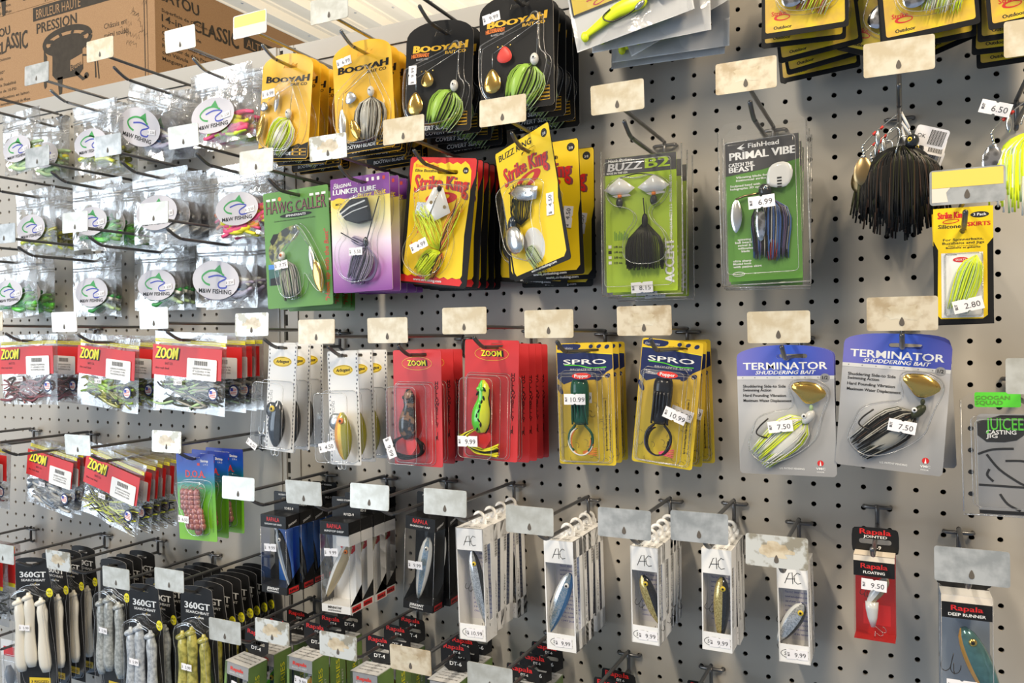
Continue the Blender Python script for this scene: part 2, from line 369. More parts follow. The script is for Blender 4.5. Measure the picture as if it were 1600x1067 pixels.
# ---------------------------------------------------------------- cartons on top
def burner(b, M, fx, fz, s, mat='boxink', y=-.012, zs=.88):
    def P(pts): return [(fx+p[0]*s, fz+p[1]*s*(zs if p[1] < -.4 else 1)) for p in pts]
    rg = P(el(0, .0, .93, .31, 36)); b.line(rg+[rg[0]], .15*s, mat, y)
    for a_ in (.35, 1.25, 1.95, 2.8, 3.6, 5.8): b.line(P([(.9*math.cos(a_), .3*math.sin(a_)), (.6*math.cos(a_), .14*math.sin(a_))]), .10*s, mat, y-.001)
    b.poly(P(el(0, .0, .64, .15, 24)), mat, y-.003); b.poly(P([(-.68, .0), (-.6, -.35), (-.62, -.95), (-.45, -1.12), (.45, -1.12), (.62, -.95), (.6, -.35), (.68, .0)]), mat, y-.006)
    b.poly(P([(-.42, -1.05), (-.2, -1.05), (-.24, -1.55), (-.36, -1.6)]), mat, y-.006)
    b.poly(P([(-.95, -.1), (-.82, -.3), (-.86, -1.25), (-.94, -1.3), (-.98, -1.2)]), mat, y-.006)
    b.line(P([(.6, -.55), (1.0, -.62), (1.08, -.75), (1.1, -1.3)]), .05*s, mat, y-.006)
    b.line(P([(.72, -.3), (1.0, -.3), (1.14, -.45), (1.22, -1.35)]), .04*s, mat, y-.006)
    b.line(P([(.3, -1.0), (.6, -1.25), (.75, -1.2)]), .09*s, mat, y-.006)
    b.poly(P(el(.74, -1.17, .09, .09, 14)), mat, y-.006)
    b.poly(P([(.12, -.62), (.6, -.5), (.6, -.82), (.12, -.95)]), 'cardboard', y-.014)
    b.text('Bayou', fx+.36*s, fz-.78*s, .15*s, mat, y-.02, w=.4*s, rot=.2, bold=.02)
def carton(name, label, x0, x1, v0, v1, depth):
    t = thing(name, label, 'cardboard box', W((x0+x1)/2, v1, -depth/2), 'cartons stacked on top of the shelf')
    w = x1-x0; h = v1-v0
    B = MB(); B.box(-w/2, w/2, -depth/2, depth/2, 0, h, 'cardboard')
    f = MB()
    f.poly([(-w/2+.34*w, h-.1), (-w/2+.34*w, h-1.2), (w/2-1.2, h-1.2), (w/2-1.2, h-.1)], 'boxink', -.01)
    f.text('BRULEUR HAUTE', -w/2+.36*w, h-1.05, .78, 'cardboard', -.02, w=5.4, al='l')
    f.text('PRESSION', -w/2+.36*w, h-2.25, .85, 'boxink', w=4.9, al='l', bold=.025)
    f.text('BAYOU', -w/2+.04*w, h-1.8, .75, 'boxink', w=3.4, al='l', bold=.03, shear=-.1, rot=.05)
    f.text('CLASSIC', -w/2+.1*w, h-3.0, 1.25, 'boxink', w=4.3, al='l', bold=.035, fn=lambda p, q, w_: (p, q*(.75+.5*p/w_)-.15*math.sin(p*2)))
    burner(f, None, -w/2+.535*w, h-3.4, 3.0)
    f.text('Châssis en', w/2-.26*w, h-3.3, .42, 'boxink', w=2.4, al='l'); f.text('métal soudé', w/2-.26*w, h-4.0, .42, 'boxink', w=2.6, al='l')
    for k, s in enumerate(['surface de cuisson', '360', 'Brûleur à 360°', 'À large poids', 'Très grande Stabilité', 'Compression de 10-PSI', 'Ligne de combustion en laiton', 'Panier en acier inoxydable troué de 48-po']):
        f.text(s, -w/2+.02*w, h-3.7-.53*k, .25, 'boxink', w=min(.21*len(s), 6.2), al='l', bold=.01)
    f.line([(w/2-1.1, 0.1), (w/2-1.1, h-.05)], .09, 'boxink'); f.line([(w/2-.8, 0.1), (w/2-.8, h-.05)], .05, 'boxink')
    rnd = random.Random(3)
    for k in range(16):
        xx = w/2-1.2-rnd.random()*2.6; zz = h*.1+rnd.random()*h*.85; l = [(xx, zz)]
        for q in range(3): l.append((l[-1][0]+rnd.uniform(.1, .35), l[-1][1]+rnd.uniform(.05, .35))); l.append((l[-1][0], l[-1][1]-rnd.uniform(.1, .5)))
        f.line(l, .03, 'boxink')
    B.merge(f, lambda x, y, z: (x, y-depth/2, z))
    g = MB()
    L = -depth/2
    g.text('BAYOU', L+.4, h-1.9, .9, 'boxink', w=3.8, al='l', bold=.035, shear=-.1)
    g.text('CLASSIC', L+3.5, h-3.2, 1.25, 'boxink', w=4.8, al='l', bold=.035, fn=lambda p, q, w_: (p, q*(.7+.45*p/w_)))
    g.poly([(L+8.9, h-2.9), (L+8.9, h-1.8), (depth/2, h-1.8), (depth/2, h-2.9)], 'boxink', -.01)
    g.text('ALTA PRESSION', L+9.2, h-2.75, .75, 'cardboard', -.02, w=6.4, al='l')
    g.text('COOKER', L+9.0, h-4.1, .95, 'boxink', w=5.4, al='l', bold=.03)
    burner(g, None, L+11.2, h-5.3, 2.4, zs=.5)
    for k, (s, hh) in enumerate([('Superficie de Cocción de', .26), ('14-in', .55), ('Presión de gas de', .26), ('Quemador de', .26), ('Calor para ollas amplias', .26), ('Regulador de Alta Presión', .3), ('con Válvula', .3), ('Manguera de acero', .3)]):
        g.text(s, L+.6, h-(2.75 if k == 0 else 3.45 if k == 1 else 3.0+.48*k), hh, 'boxink', w=min(.22*len(s), 5) if k != 1 else 1.9, al='l', bold=.012)
    B.merge(g, lambda x, y, z: (w/2-y, x, z)); B.build('carton_body', t)
    return t
carton('cardboard_carton', 'brown cardboard cooker carton on top of the shelf, lower of the two', -74.5, -53.3, -14.75, -7.1, 17)
carton('cardboard_carton', 'brown cardboard carton stacked on the lower cooker carton at top left', -76.5, -64.6, -22.3, -14.78, 15)
# ---------------------------------------------------------------- peg hooks
HK = {}
PLATES = {}
def plate_mesh(kind):
    if kind in PLATES: return PLATES[kind]
    b = MB(); w, h = 2.45, 1.3
    if kind.startswith('y'):
        b.poly(rr(0, 0, w, h, .12), 'plate_zinc', 0, .035)
        b.poly([(-1.15, .6), (-1.15, -.02), (1.15, -.02), (1.15, .6)], 'plate_yellow', -.006)
        b.poly([(-1.15, -.03), (-1.15, -.55), (-.62, -.55), (-.68, -.2), (-.55, -.03)] if kind == 'y1' else [(-1.15, -.03), (-1.15, -.6), (1.15, -.6), (1.15, -.03)], 'warmcard', -.006)
    else:
        b.poly(rr(0, 0, w, h, .1), kind, 0, .035)
        if kind in ('plate_glue', 'plate_tan'):
            rnd = random.Random(len(kind)); p = []
            for i in range(22):
                t = 2*math.pi*i/22; q = rnd.uniform(.6, 1.1); p.append((.72*q*math.cos(t)+.05, .05+.38*q*math.sin(t)))
            b.poly(p, 'plate_cream' if kind == 'plate_tan' else 'plate_tan', -.005)
    if kind != 'y2': b.poly(tear(0, -.3, .085, .17, 0, 14, .5), 'weld', -.012)
    PLATES[kind] = b; return b
def hook(px, py, desc, plate='plate_cream', bright=False, noplate=False, dtilt=0., X=None, v=None):
    """a single scanner hook with its price plate; px,py = middle of the plate in the photograph"""
    if X is None: X, v = at(px, py, 8.1)
    mat = 'wire_bright' if bright else 'wire'
    key = (bright,)
    t = thing('peg_hook', desc, 'peg hook', W(X, v+.45, 0), 'steel peg hooks on the pegboard')
    if key not in HK:
        tmp = []; b = MB(); b.tube([(-.58, .12, -.1), (-.58, -.22, -.1), (-.5, -.3, -.1), (.5, -.3, -.1), (.58, -.22, -.1), (.58, .12, -.1)], .095, 'zinc' if bright else mat, 8)
        b.tube([(0, -.32, .02), (0, -.3, -.3), (0, -.3, -1.05), (0, -.12, -1.15), (0, .12, -1.15)], .1, mat, 8); tmp.append(b.build('hook_base')); HK[key+('base',)] = tmp[-1].data
        b = MB(); b.tube(spline([(0, -.25, .05), (0, -.55, .1), (0, -3, .12), (0, -5.9, .14), (0, -8.06, .17)], 3), .098, mat, 8); tmp.append(b.build('plate_wire')); HK[key+('pw',)] = tmp[-1].data
        b = MB(); b.tube(spline([(0, -.3, -.92), (0, -.6, -.95), (0, -3, -.93), (0, -5.7, -.9), (0, -6.25, -.84), (0, -6.7, -.64), (0, -7.1, -.4)], 4), .102, mat, 8); b.ball((0, -7.1, -.4), .104, mat, 8, 6); tmp.append(b.build('product_wire')); HK[key+('w',)] = tmp[-1].data
        for q in tmp: bpy.data.objects.remove(q)
        HK[key] = 1
    for nm, k in (('hook_base', 'base'), ('plate_wire', 'pw'), ('product_wire', 'w')):
        if noplate and k == 'pw': continue
        o = bpy.data.objects.new(nm, HK[key+(k,)]); COL.objects.link(o); o.parent = t
    if not noplate:
        if plate not in HK: 
            o = plate_mesh(plate).build('price_plate'); HK[plate] = o.data
        else: o = bpy.data.objects.new('price_plate', HK[plate]); COL.objects.link(o)
        o.parent = t; o.location = (0, -8.1*IN, .45*IN)
        if random.random() < .5: o.scale = (-1, 1, 1)
        o.rotation_euler = (math.radians(random.uniform(-3, 4)), 0, math.radians(dtilt))
    return X, v+1.38          # where the products hang: board coordinate and height of the lower wire
# ---------------------------------------------------------------- pieces shared by the packages
class F_:            # a package face measured in fractions, its hang hole at the origin
    def __init__(s, w, h, hx=.5, hy=.08): s.w, s.h, s.hx, s.hy = w, h, hx, hy
    def __call__(s, x, y): return ((x-s.hx)*s.w, (s.hy-y)*s.h)
    def P(s, pts): return [s(*p) for p in pts]
    def rect(s, x0, y0, x1, y1): return s.P([(x0, y1), (x1, y1), (x1, y0), (x0, y0)])
def rect(x0, z0, x1, z1): return [(x0, z0), (x1, z0), (x1, z1), (x0, z1)]
TAGS = {}
def price(parent, x, z, y, txt, rot=0., s=1.):
    if txt not in TAGS:
        b = MB(); b.poly([(-.5, -.24), (-.06, -.24), (-.03, -.2), (.03, -.2), (.06, -.24), (.5, -.24), (.5, .24), (.06, .24), (.03, .2), (-.03, .2), (-.06, .24), (-.5, .24)], 'tagpaper', 0, .01)
        b.text(txt, .14, -.12, .22, 'tagink', -.008, w=.13*len(txt)); b.text('BUT', -.35, 0, .1, 'tagink', -.008, w=.2, bold=.05, rot=math.pi/2)
        TAGS[txt] = b.build('price_tag'); o = TAGS[txt]
    else: o = bpy.data.objects.new('price_tag', TAGS[txt].data); COL.objects.link(o)
    o.parent = parent; o.location = (x*IN, y*IN, z*IN); o.rotation_euler = (0, -rot, 0); o.scale = (s, s, s); KIDS.setdefault(parent.name, []).append(o)
    return o
_b = MB.build
def _build(s, name, parent=None):
    o = _b(s, name, parent)
    if parent: KIDS.setdefault(parent.name, []).append(o)
    return o
MB.build = _build
def kids(o): return KIDS.get(o.name, [])
def strands(b, c, ang, L, sp, cols, n=44, r=.024, dep=.28, y0=-.12, end=.45, rnd=None, seg=6, wild=.0):
    rnd = rnd or random.Random(int(c[0]*97+c[1]*31+L*7)); dx, dz = math.cos(ang), math.sin(ang); sx_, sz = -dz, dx
    for i in range(n):
        s_ = (i+.5)/n*2-1+rnd.uniform(-.05, .05); dd = rnd.uniform(.35, 1); l = L*rnd.uniform(.88, 1.03); pts = []; wv = rnd.uniform(-1, 1)*wild; ph = rnd.uniform(0, 6)
        for k in range(seg+1):
            t = k/seg; w = (math.sin(math.pi*min(1, t**.7*.72+.02)))*(1-t)+(end)*t if t < 1 else end
            w = math.sin(math.pi*(t**.65)*.8)*(1-end*t)+end*t*.8
            off = s_*sp*w+wv*math.sin(t*5+ph)*t
            pts.append((c[0]+dx*l*t+sx_*off, y0-dep*dd*math.cos(s_*1.4)*min(1, w*1.2)+rnd.uniform(-.01, .01), c[1]+dz*l*t+sz*off))
        b.tube(pts, [r]*seg+[r*.5], cols[rnd.randrange(len(cols))], 3)
def jhook(b, x, z, s, rot, mat='hookwire', y=-.2, r=.028, eye=False):
    P = [(0, 0), (0, -.55), (.03, -.85), (.2, -1.02), (.4, -.92), (.46, -.68), (.44, -.5)]
    c, q = math.cos(rot), math.sin(rot)
    b.tube(spline([(x+(p[0]*c-p[1]*q)*s, y, z+(p[0]*q+p[1]*c)*s) for p in P], 3), r, mat, 5)
def treble(b, x, z, s, mat='hookwire', y=-.3, rot=0.):
    jhook(b, x, z, s, rot, mat, y, .022*max(s, .6)); 
    c = math.cos(rot)
    P = [(0, 0), (0, -.55), (-.03, -.85), (-.2, -1.02), (-.4, -.92), (-.46, -.68), (-.44, -.5)]
    q = math.sin(rot)
    b.tube(spline([(x+(p[0]*c-p[1]*q)*s, y, z+(p[0]*q+p[1]*c)*s) for p in P], 3), .022*max(s, .6), mat, 5)
    b.tube(spline([(x, y, z-.5*s), (x, y-.05, z-.85*s), (x, y-.2*s, z-1.0*s), (x, y-.34*s, z-.8*s)], 3), .022*max(s, .6), mat, 5)
def body(b, pts, rz, ry, mats, n=14, y=-.3, up=1):
    """fish body along pts; mats runs from back to belly"""
    vs = []; k = len(pts); per = {m_: [] for m_ in mats}
    P = [Vector((p[0], 0, p[1])) for p in pts]
    for i in range(k):
        t = (P[min(i+1, k-1)]-P[max(i-1, 0)]).normalized(); a = Vector((-t.z, 0, t.x))*up
        for j in range(n):
            q = 2*math.pi*j/n; p = P[i]+a*(rz[i]*math.cos(q)); vs.append((p.x, y-ry[i]*math.sin(q), p.z))
    for i in range(k-1):
        for j in range(n):
            c = math.cos(2*math.pi*(j+.5)/n); q = int((1-c)/2*len(mats)*.999)
            per[mats[q]].append((i*n+j, (i+1)*n+j, (i+1)*n+(j+1) % n, i*n+(j+1) % n))
    per[mats[0]].append(tuple(range(n))); per[mats[-1]].append(tuple((k-1)*n+j for j in range(n-1, -1, -1)))
    for m_ in per:
        if per[m_]: b.add(vs, per[m_], m_, True)
def eye(b, x, z, y, r, mat='eye_yellow'):
    b.ball((x, y, z), (r, r*.5, r), mat, 12, 6); b.ball((x, y-r*.32, z), (r*.5, r*.3, r*.5), 'black', 10, 5)
def minnow(parent, x, z, L, H, ang, mats, eyem='eye_yellow', y=-.35, th=.3, lip=True, hooks=2, curve=0., up=1, mat_h='hookwire', egg=False):
    """hard lure, nose at x,z, tail in direction ang"""
    b = MB(); dx, dz = math.cos(ang), math.sin(ang); px_, pz = -dz, dx; pts = []; rz = []; ry = []
    for i in range(13):
        t = i/12; s = math.sin(math.pi*min(.99, t**.78*.95+.03))**.62 if not egg else math.sin(math.pi*(.02+.96*t))**.6; o = curve*math.sin(math.pi*t)
        pts.append((x+dx*L*t+px_*o, z+dz*L*t+pz*o)); rz.append(H/2*s+.012); ry.append(th/2*s+.01)
    body(b, pts, rz, ry, mats, y=y, up=up)
    q = pts[2]; e_ = (q[0]+px_*.12*H*up, q[1]+pz*.12*H*up); o = b.build('lure_body', parent)
    b = MB(); eye(b, e_[0], e_[1], y-th*.43, H*.17, eyem); b.build('eye', o)
    if lip:
        b = MB(); c = (x-dx*.12-px_*.2*up, z-dz*.12-pz*.2*up)
        b.poly(smooth([(c[0]-dx*.3-px_*.16, c[1]-dz*.3-pz*.16), (c[0]-dx*.3+px_*.1, c[1]-dz*.3+pz*.1), (c[0]+dx*.3+px_*.16, c[1]+dz*.3+pz*.16), (c[0]+dx*.3-px_*.02, c[1]+dz*.3-pz*.02)], 2), 'clamshell', y, .03); b.build('diving_lip', parent)
    b = MB()
    if hooks > 0: treble(b, pts[11][0], pts[11][1], .5, mat_h, y-.02, rot=.25)
    if hooks > 1: treble(b, pts[5][0]-px_*H*.5*up, pts[5][1]-pz*H*.5*up, .5, mat_h, y-.02, rot=-.5*up)
    if hooks: b.build('treble_hook', parent)
def blade(parent, out, mat, y=-.22, h=.07, name='blade'):
    b = MB(); b.dome(out, h, mat, y, ((1, 0), (.9, .4), (.7, .75), (.4, .95), (.15, 1))); b.poly(out, mat, y+.01); return b.build(name, parent)
def wires(parent, lines, r=.02, mat='nickel', name='wire_arm'):
    b = MB()
    for l in lines: b.tube(l, r, mat, 5)
    return b.build(name, parent)
def head(parent, x, z, r, mat='head_white', ang=0., y=-.25, eyem='white'):
    b = MB(); b.ball((x, y, z), (r*.85, r*.75, r*1.15), mat, 14, 10, ang); o = b.build('jig_head', parent)
    b = MB(); eye(b, x+r*.1, z+r*.15, y-r*.62, r*.42, eyem); b.build('eye', o)
def slot(f, x, y, w=.9, h=.22): c = f(x, y); return rr(c[0], c[1], w, h, h/2-.001)
def place(src, used, X, v, d, yaw=0., roll=0., label='', cat='', group=None, pitch=0., dx=0.):
    o = src if not used else tree(src)
    o.location = W(X+dx, v, d); o.rotation_euler = (math.radians(pitch), math.radians(roll), math.radians(yaw))
    o['label'] = label; o['category'] = cat
    if group: o['group'] = group
    return o
ORD = ['front', 'second', 'third', 'fourth', 'fifth', 'sixth', 'seventh', 'eighth', 'ninth', 'tenth', 'eleventh', 'twelfth']
SEEN = set(); COUNT = {}
def stack(src, Xv, ds, desc, cat, group=None, rolls=None, yaws=None, dv=0., dzs=None, dx=0., dxs=None):
    """hang copies of a package on one hook; ds = inches off the board, front one first"""
    X, v = Xv; ds = list(ds)
    for i in range(1, len(ds)): ds[i] = max(.25, min(ds[i], ds[i-1]-.5))
    rnd = random.Random(hash(desc) % 1000 if False else sum(map(ord, desc)))
    for i, d in enumerate(ds):
        roll = rolls[i] if rolls and i < len(rolls) else rnd.uniform(-1.5, 1.5); yaw = yaws[i] if yaws and i < len(yaws) else rnd.uniform(-2, 2)
        s = src[0] if isinstance(src, list) else src
        lab = desc if len(ds) == 1 else (desc+', front one' if i == 0 else f'{desc}, {ORD[i]} from front')
        place(s, s.name in SEEN, X, v+dv+(dzs[i] if dzs else 0), d, yaw, roll, lab, cat, group or ('stack of the '+desc if len(ds) > 1 else None), dx=dxs[i] if dxs else dx)
        SEEN.add(s.name)
def steps(d0, n, s): return [max(.45, d0-s*i) for i in range(n)]
# ---------------------------------------------------------------- templates: top row
def arch(f, n=14, flat=.16, r=.06):     # card outline with arched top
    pts = [(r*.5, 1), (1-r*.5, 1), (1, 1-r*.4)]
    for i in range(n+1):
        t = math.pi*i/n; pts.append((.5+.5*math.cos(t), flat-flat*abs(math.sin(t))**.8))
    pts.append((0, 1-r*.4)); return f.P(pts)
def checkgrid(b, f, x0, y0, x1, y1, nx, ny, y=-.012):
    for i in range(nx):
        for j in range(ny):
            a = x0+(x1-x0)*i/nx; c = y0+(y1-y0)*j/ny; w = (x1-x0)/nx; h = (y1-y0)/ny
            b.poly(f.rect(a+.04*w, c+.12*h, a+.2*w, c+.88*h), 'booyah', y)
            q = [f(a+.28*w, c+.12*h), f(a+.95*w, c+.12*h), f(a+.95*w, c+.88*h), f(a+.28*w, c+.88*h)]
            b.line(q+[q[0]], .02, 'booyah', y)
def boo(black, var):
    f = F_(3.95, 6.2, .56, .125) if not black else F_(4.15, 6.0, .58, .12)
    t = thing('carded_spinnerbait')
    b = MB(); fg = 'coated_black' if black else 'booyah'; ink = 'booyah' if black else 'coated_black'
    h0 = f(.56, .115); hole = [(h0[0]-.55, h0[1]-.14), (h0[0]+.55, h0[1]-.14), (h0[0]+.5, h0[1]+.1), (h0[0]+.36, h0[1]+.02), (h0[0]+.2, h0[1]+.16), (h0[0]+.02, h0[1]+.03), (h0[0]-.14, h0[1]+.16), (h0[0]-.3, h0[1]+.03), (h0[0]-.45, h0[1]+.1)]
    b.poly(arch(f, flat=.15 if not black else .17), fg, 0, .025, holes=[hole], edge='offwhite' if black else None)
    c = f(.5, .265); b.text('BOOYAH', c[0], c[1]-.03, .42, ink, w=3.3, bold=.10, shear=.12, fn=lambda p, q, w_: (p, q*(1-.32*math.cos(p/w_*math.pi))))
    c = f(.74, .305); b.text('BAIT CO', c[0], c[1]-.02, .17, ink, w=1.25, bold=.05, shear=.1)
    if not black:
        b.poly(f.P([(.03, .995), (.97, .995), (.995, .97), (.995, .84), (.86, .87), (.8, .855), (.6, .9), (.4, .89), (.2, .91), (.1, .885), (.005, .9), (.005, .97)]), 'coated_black', -.008)
        c = f(.4, .965); b.text('BOOYAH BLADE', c[0], c[1], .2, 'white', -.016, w=2.1, bold=.03, shear=.1); checkgrid(b, f, .68, .9, .97, .97, 2, 2, -.016)
    else:
        c = f(.22, .31); b.text('HILDEBRANDT', c[0], c[1], .22, 'orange', w=1.1, bold=.04, fn=lambda p, q, w_: (p, q-p*p*.15)); c = f(.25, .34); b.text('BLADES USED', c[0], c[1], .1, 'silver_ink', w=.75)
        c = f(.42, .975); b.text('COVERT SERIES', c[0], c[1], .24, 'white', w=2.35, bold=.025, shear=.15); checkgrid(b, f, .76, .83, .95, .95, 1, 4)
    b.build('card', t)
    if not black:
        out = f.P([(.60, .25), (.68, .25), (.86, .48), (.95, .6), (.95, .75), (.8, .93), (.45, .96), (.2, .92), (.04, .8), (.04, .5), (.2, .42)])
        if var == 'chart':
            hx, hy = .63, .58
            blade(t, willow(*f(.38, .46), .19, .62, -.12), 'silver', -.25); blade(t, willow(*f(.09, .70), .30, .85, -.25), 'gold', -.3); blade(t, tear(*f(.12, .5), .3, .28, .3), 'nickel', -.22)
            b = MB(); strands(b, f(.62, .62), math.radians(-120), 2.25, 1.05, ['sk_chart', 'sk_white', 'sk_white', 'sk_chart', 'sk_yellow'], 60, .035, .34)
            b.ball((*[f(.48, .78)[0], -.22], f(.48, .78)[1]), (.45, .22, .75), 'sk_white', 12, 8, -.5); b.build('skirt', t)
            wires(t, [[(f(.66, .55)[0], -.25, f(.66, .55)[1]), (f(.68, .3)[0], -.2, f(.68, .3)[1]), (f(.2, .44)[0], -.2, f(.2, .44)[1])]]); tg = (.3, .4)
        else:
            hx, hy = .67, .49
            blade(t, tear(*f(.32, .51), .36, .34, .3), 'silver', -.25); blade(t, willow(*f(.17, .74), .25, .85), 'silver', -.3); blade(t, willow(*f(.42, .82), .3, .62, .35), 'gold', -.5)
            b = MB(); strands(b, f(.66, .53), math.radians(-97), 2.5, 1.12, ['sk_grey', 'sk_white', 'sk_silver', 'sk_grey', 'sk_black'], 64, .033, .36)
            b.ball((f(.6, .72)[0], -.24, f(.6, .72)[1]), (.55, .22, .8), 'sk_grey', 12, 8); b.build('skirt', t)
            wires(t, [[(f(.67, .46)[0], -.25, f(.67, .46)[1]), (f(.64, .3)[0], -.2, f(.64, .3)[1]), (f(.22, .46)[0], -.2, f(.22, .46)[1])], [(f(.2, .46)[0], -.22, f(.2, .46)[1]), (f(.17, .6)[0], -.22, f(.17, .6)[1])]]); tg = (.2, .16)
        head(t, *f(hx, hy), .25)
    else:
        out = f.P([(.02, .45), (.08, .42), (.74, .28), (.78, .22), (.86, .22), (.88, .28), (.87, .55), (.97, .6), (.97, .7), (.85, .93), (.3, .97), (.02, .88)])
        blade(t, tear(*f(.20, .74), .46, .62), 'gold', -.28, .1); blade(t, tear(*f(.37, .53), .36 if var == 'gold' else .4, .42), 'gold' if var == 'gold' else 'tomato', -.26)
        b = MB(); strands(b, f(.74, .64), math.radians(-116), 2.1, 1.15, ['sk_green', 'sk_green', 'sk_palegreen', 'sk_green', 'sk_black'], 70, .034, .38)
        b.ball((f(.58, .78)[0], -.24, f(.58, .78)[1]), (.55, .24, .95), 'sk_green', 12, 8, -.45); b.build('skirt', t)
        head(t, *f(.77, .61), .27)
        wires(t, [[(f(.8, .58)[0], -.25, f(.8, .58)[1]), (f(.82, .3)[0], -.2, f(.82, .3)[1]), (f(.4, .44)[0], -.22, f(.4, .44)[1]), (f(.22, .5)[0], -.22, f(.22, .5)[1])], [(f(.2, .5)[0], -.22, f(.2, .5)[1]), (f(.2, .62)[0], -.22, f(.2, .62)[1])]], .02)
        b = MB()
        for q in (.28, .34, .45): b.ball((f(q, .45)[0], -.22, f(q, .455)[1]), .055, 'gold', 8, 6)
        b.build('bead', t); tg = (.2, .5) if var == 'gold' else (.17, .18)
    b = MB(); b.dome(smooth(out, 2), .6, 'blister'); b.build('blister', t)
    if black and var == 'gold': price(t, *f(.2, .5), -.64, '9.99', math.pi/2)
    else: price(t, *f(*tg), -.64 if (not black and var == 'chart') else -.03, '9.99' if black else '6.99', .15)
    return t
# bags ---------------------------------------------------------------------------------
def bagmesh(w, h, z0, puff=.35, seed=1, crink=.09):
    b = MB(); n = 26; rnd = random.Random(seed); ox, oz = rnd.uniform(0, 50), rnd.uniform(0, 50)
    for side in (-1, 1):
        vs = []; fs = []
        for i in range(n+1):
            for j in range(n+1):
                u, v = i/n, j/n; e_ = min(1, min(u, 1-u)*6)*min(1, min(v*3.4, (1-v)*5)); ed = min(u, 1-u, v, 1-v)
                nz = noise.noise(Vector((u*w*.9+ox, v*h*.7+oz, side*3)))+.6*abs(noise.noise(Vector((u*w*2.1+ox, v*h*1.6, 7+side))))
                warp = .12*noise.noise(Vector((u*2+ox, v*2, 9)))*(v if v < .5 else v)
                dx_ = .12*noise.noise(Vector((ox, v*3, 2)))*(1 if u > .5 else -1)*(1 if u in (0, 1) else .5)
                vs.append(((u-.5)*w+dx_, side*(puff*e_*(.55+.3*nz)+.015)+crink*nz*(.4+e_)*.7+warp+.03*math.sin(u*9+ox)*v, z0-v*h+.08*noise.noise(Vector((u*3+ox, 4, 4)))*v))
        for i in range(n):
            for j in range(n):
                a = i*(n+1)+j; q = (a, a+1, a+n+2, a+n+1); fs.append(q if side < 0 else q[::-1])
        b.add(vs, fs, 'film', True)
    return b
def worms(b, cx_, cz_, w, h, cols, n, rnd, r=.06, y=-.05, L=2.2, curly=.3):
    for i in range(n):
        x = cx_+rnd.uniform(-w/2, w/2); z = cz_+rnd.uniform(-h/2, h/2); a = rnd.uniform(-.5, .5)+(math.pi if rnd.random() < .5 else 0); p = []
        for k in range(7):
            t = k/6; p.append((x+math.cos(a)*L*(t-.5)+curly*.4*math.sin(t*5+i), y+rnd.uniform(-.05, .05), z+math.sin(a)*L*(t-.5)*.5+curly*.5*math.sin(t*4+i*2)))
        rr_ = r*rnd.uniform(.8, 1.2)
        b.tube(spline(p, 2), [rr_*(1-.7*abs(k/12-.3)) for k in range(13)], cols[i % len(cols)], 6, .8)
def mwlogo(b, x, z, s, y):
    b.poly(el(x, z, 1.36*s, .82*s, 28), 'sticker', y); Y = y-.01
    b.line(spline([(x-.62*s, Y*0, z-.1*s), (x-.75*s, 0, z+.1*s), (x-.4*s, 0, z+.32*s), (x, 0, z+.34*s), (x+.3*s, 0, z+.22*s)], 4) and [(p[0], p[2]) for p in spline([(x-.3*s, 0, z-.22*s), (x-.62*s, 0, z-.12*s), (x-.78*s, 0, z+.12*s), (x-.4*s, 0, z+.36*s), (x+.1*s, 0, z+.38*s), (x+.5*s, 0, z+.2*s)], 4)], .085*s, 'mwgreen', Y)
    b.poly([(x-.1*s, z+.4*s), (x+.22*s, z+.66*s), (x+.42*s, z+.26*s)], 'mwgreen', Y)
    b.line([(p[0], p[2]) for p in spline([(x-.42*s, 0, z+.1*s), (x+.1*s, 0, z+.2*s), (x+.62*s, 0, z+.1*s), (x+.2*s, 0, z-.1*s), (x+.25*s, 0, z-.3*s), (x+.6*s, 0, z-.3*s), (x+.66*s, 0, z-.2*s)], 4)], .07*s, 'mwblue', Y)
    b.text('M&W FISHING', x, z-.56*s, .19*s, 'black', Y, w=1.9*s, bold=.02)
def mwbag(cols, seed, w=5.1, h=4.9, lx=-.5, s=1., n=9, tag='2.50', ls=1., tilt=0.):
    rnd = random.Random(seed); t = thing('soft_bait_bag'); b = bagmesh(w, h, .55, .32, seed); b.build('bag_film', t)
    b = MB()
    for z in (-.52, -.72): b.tube([(-w/2+.08, -.04, z), (w/2-.08, -.04, z)], .045, 'seal', 6)
    b.poly(rect(-w/2+.1, -.12, w/2-.1, .02), 'seal', -.06)
    b.build('zip_seal', t)
    b = MB(); worms(b, .3, -2.95, w*.5, 1.5, cols, n*2, rnd, .2, -.02, 1.9); b.build('soft_bait', t)
    ls *= 1.22; b = MB(); mwlogo(b, 0, 0, ls, 0.); o = b.build('label_sticker', t); o.location = (lx*IN, -.33*IN, -2.35*IN); o.rotation_euler = (0, tilt, 0)
    price(t, lx+.85*ls, -2.5, -.37, tag, .1, .75)
    return t
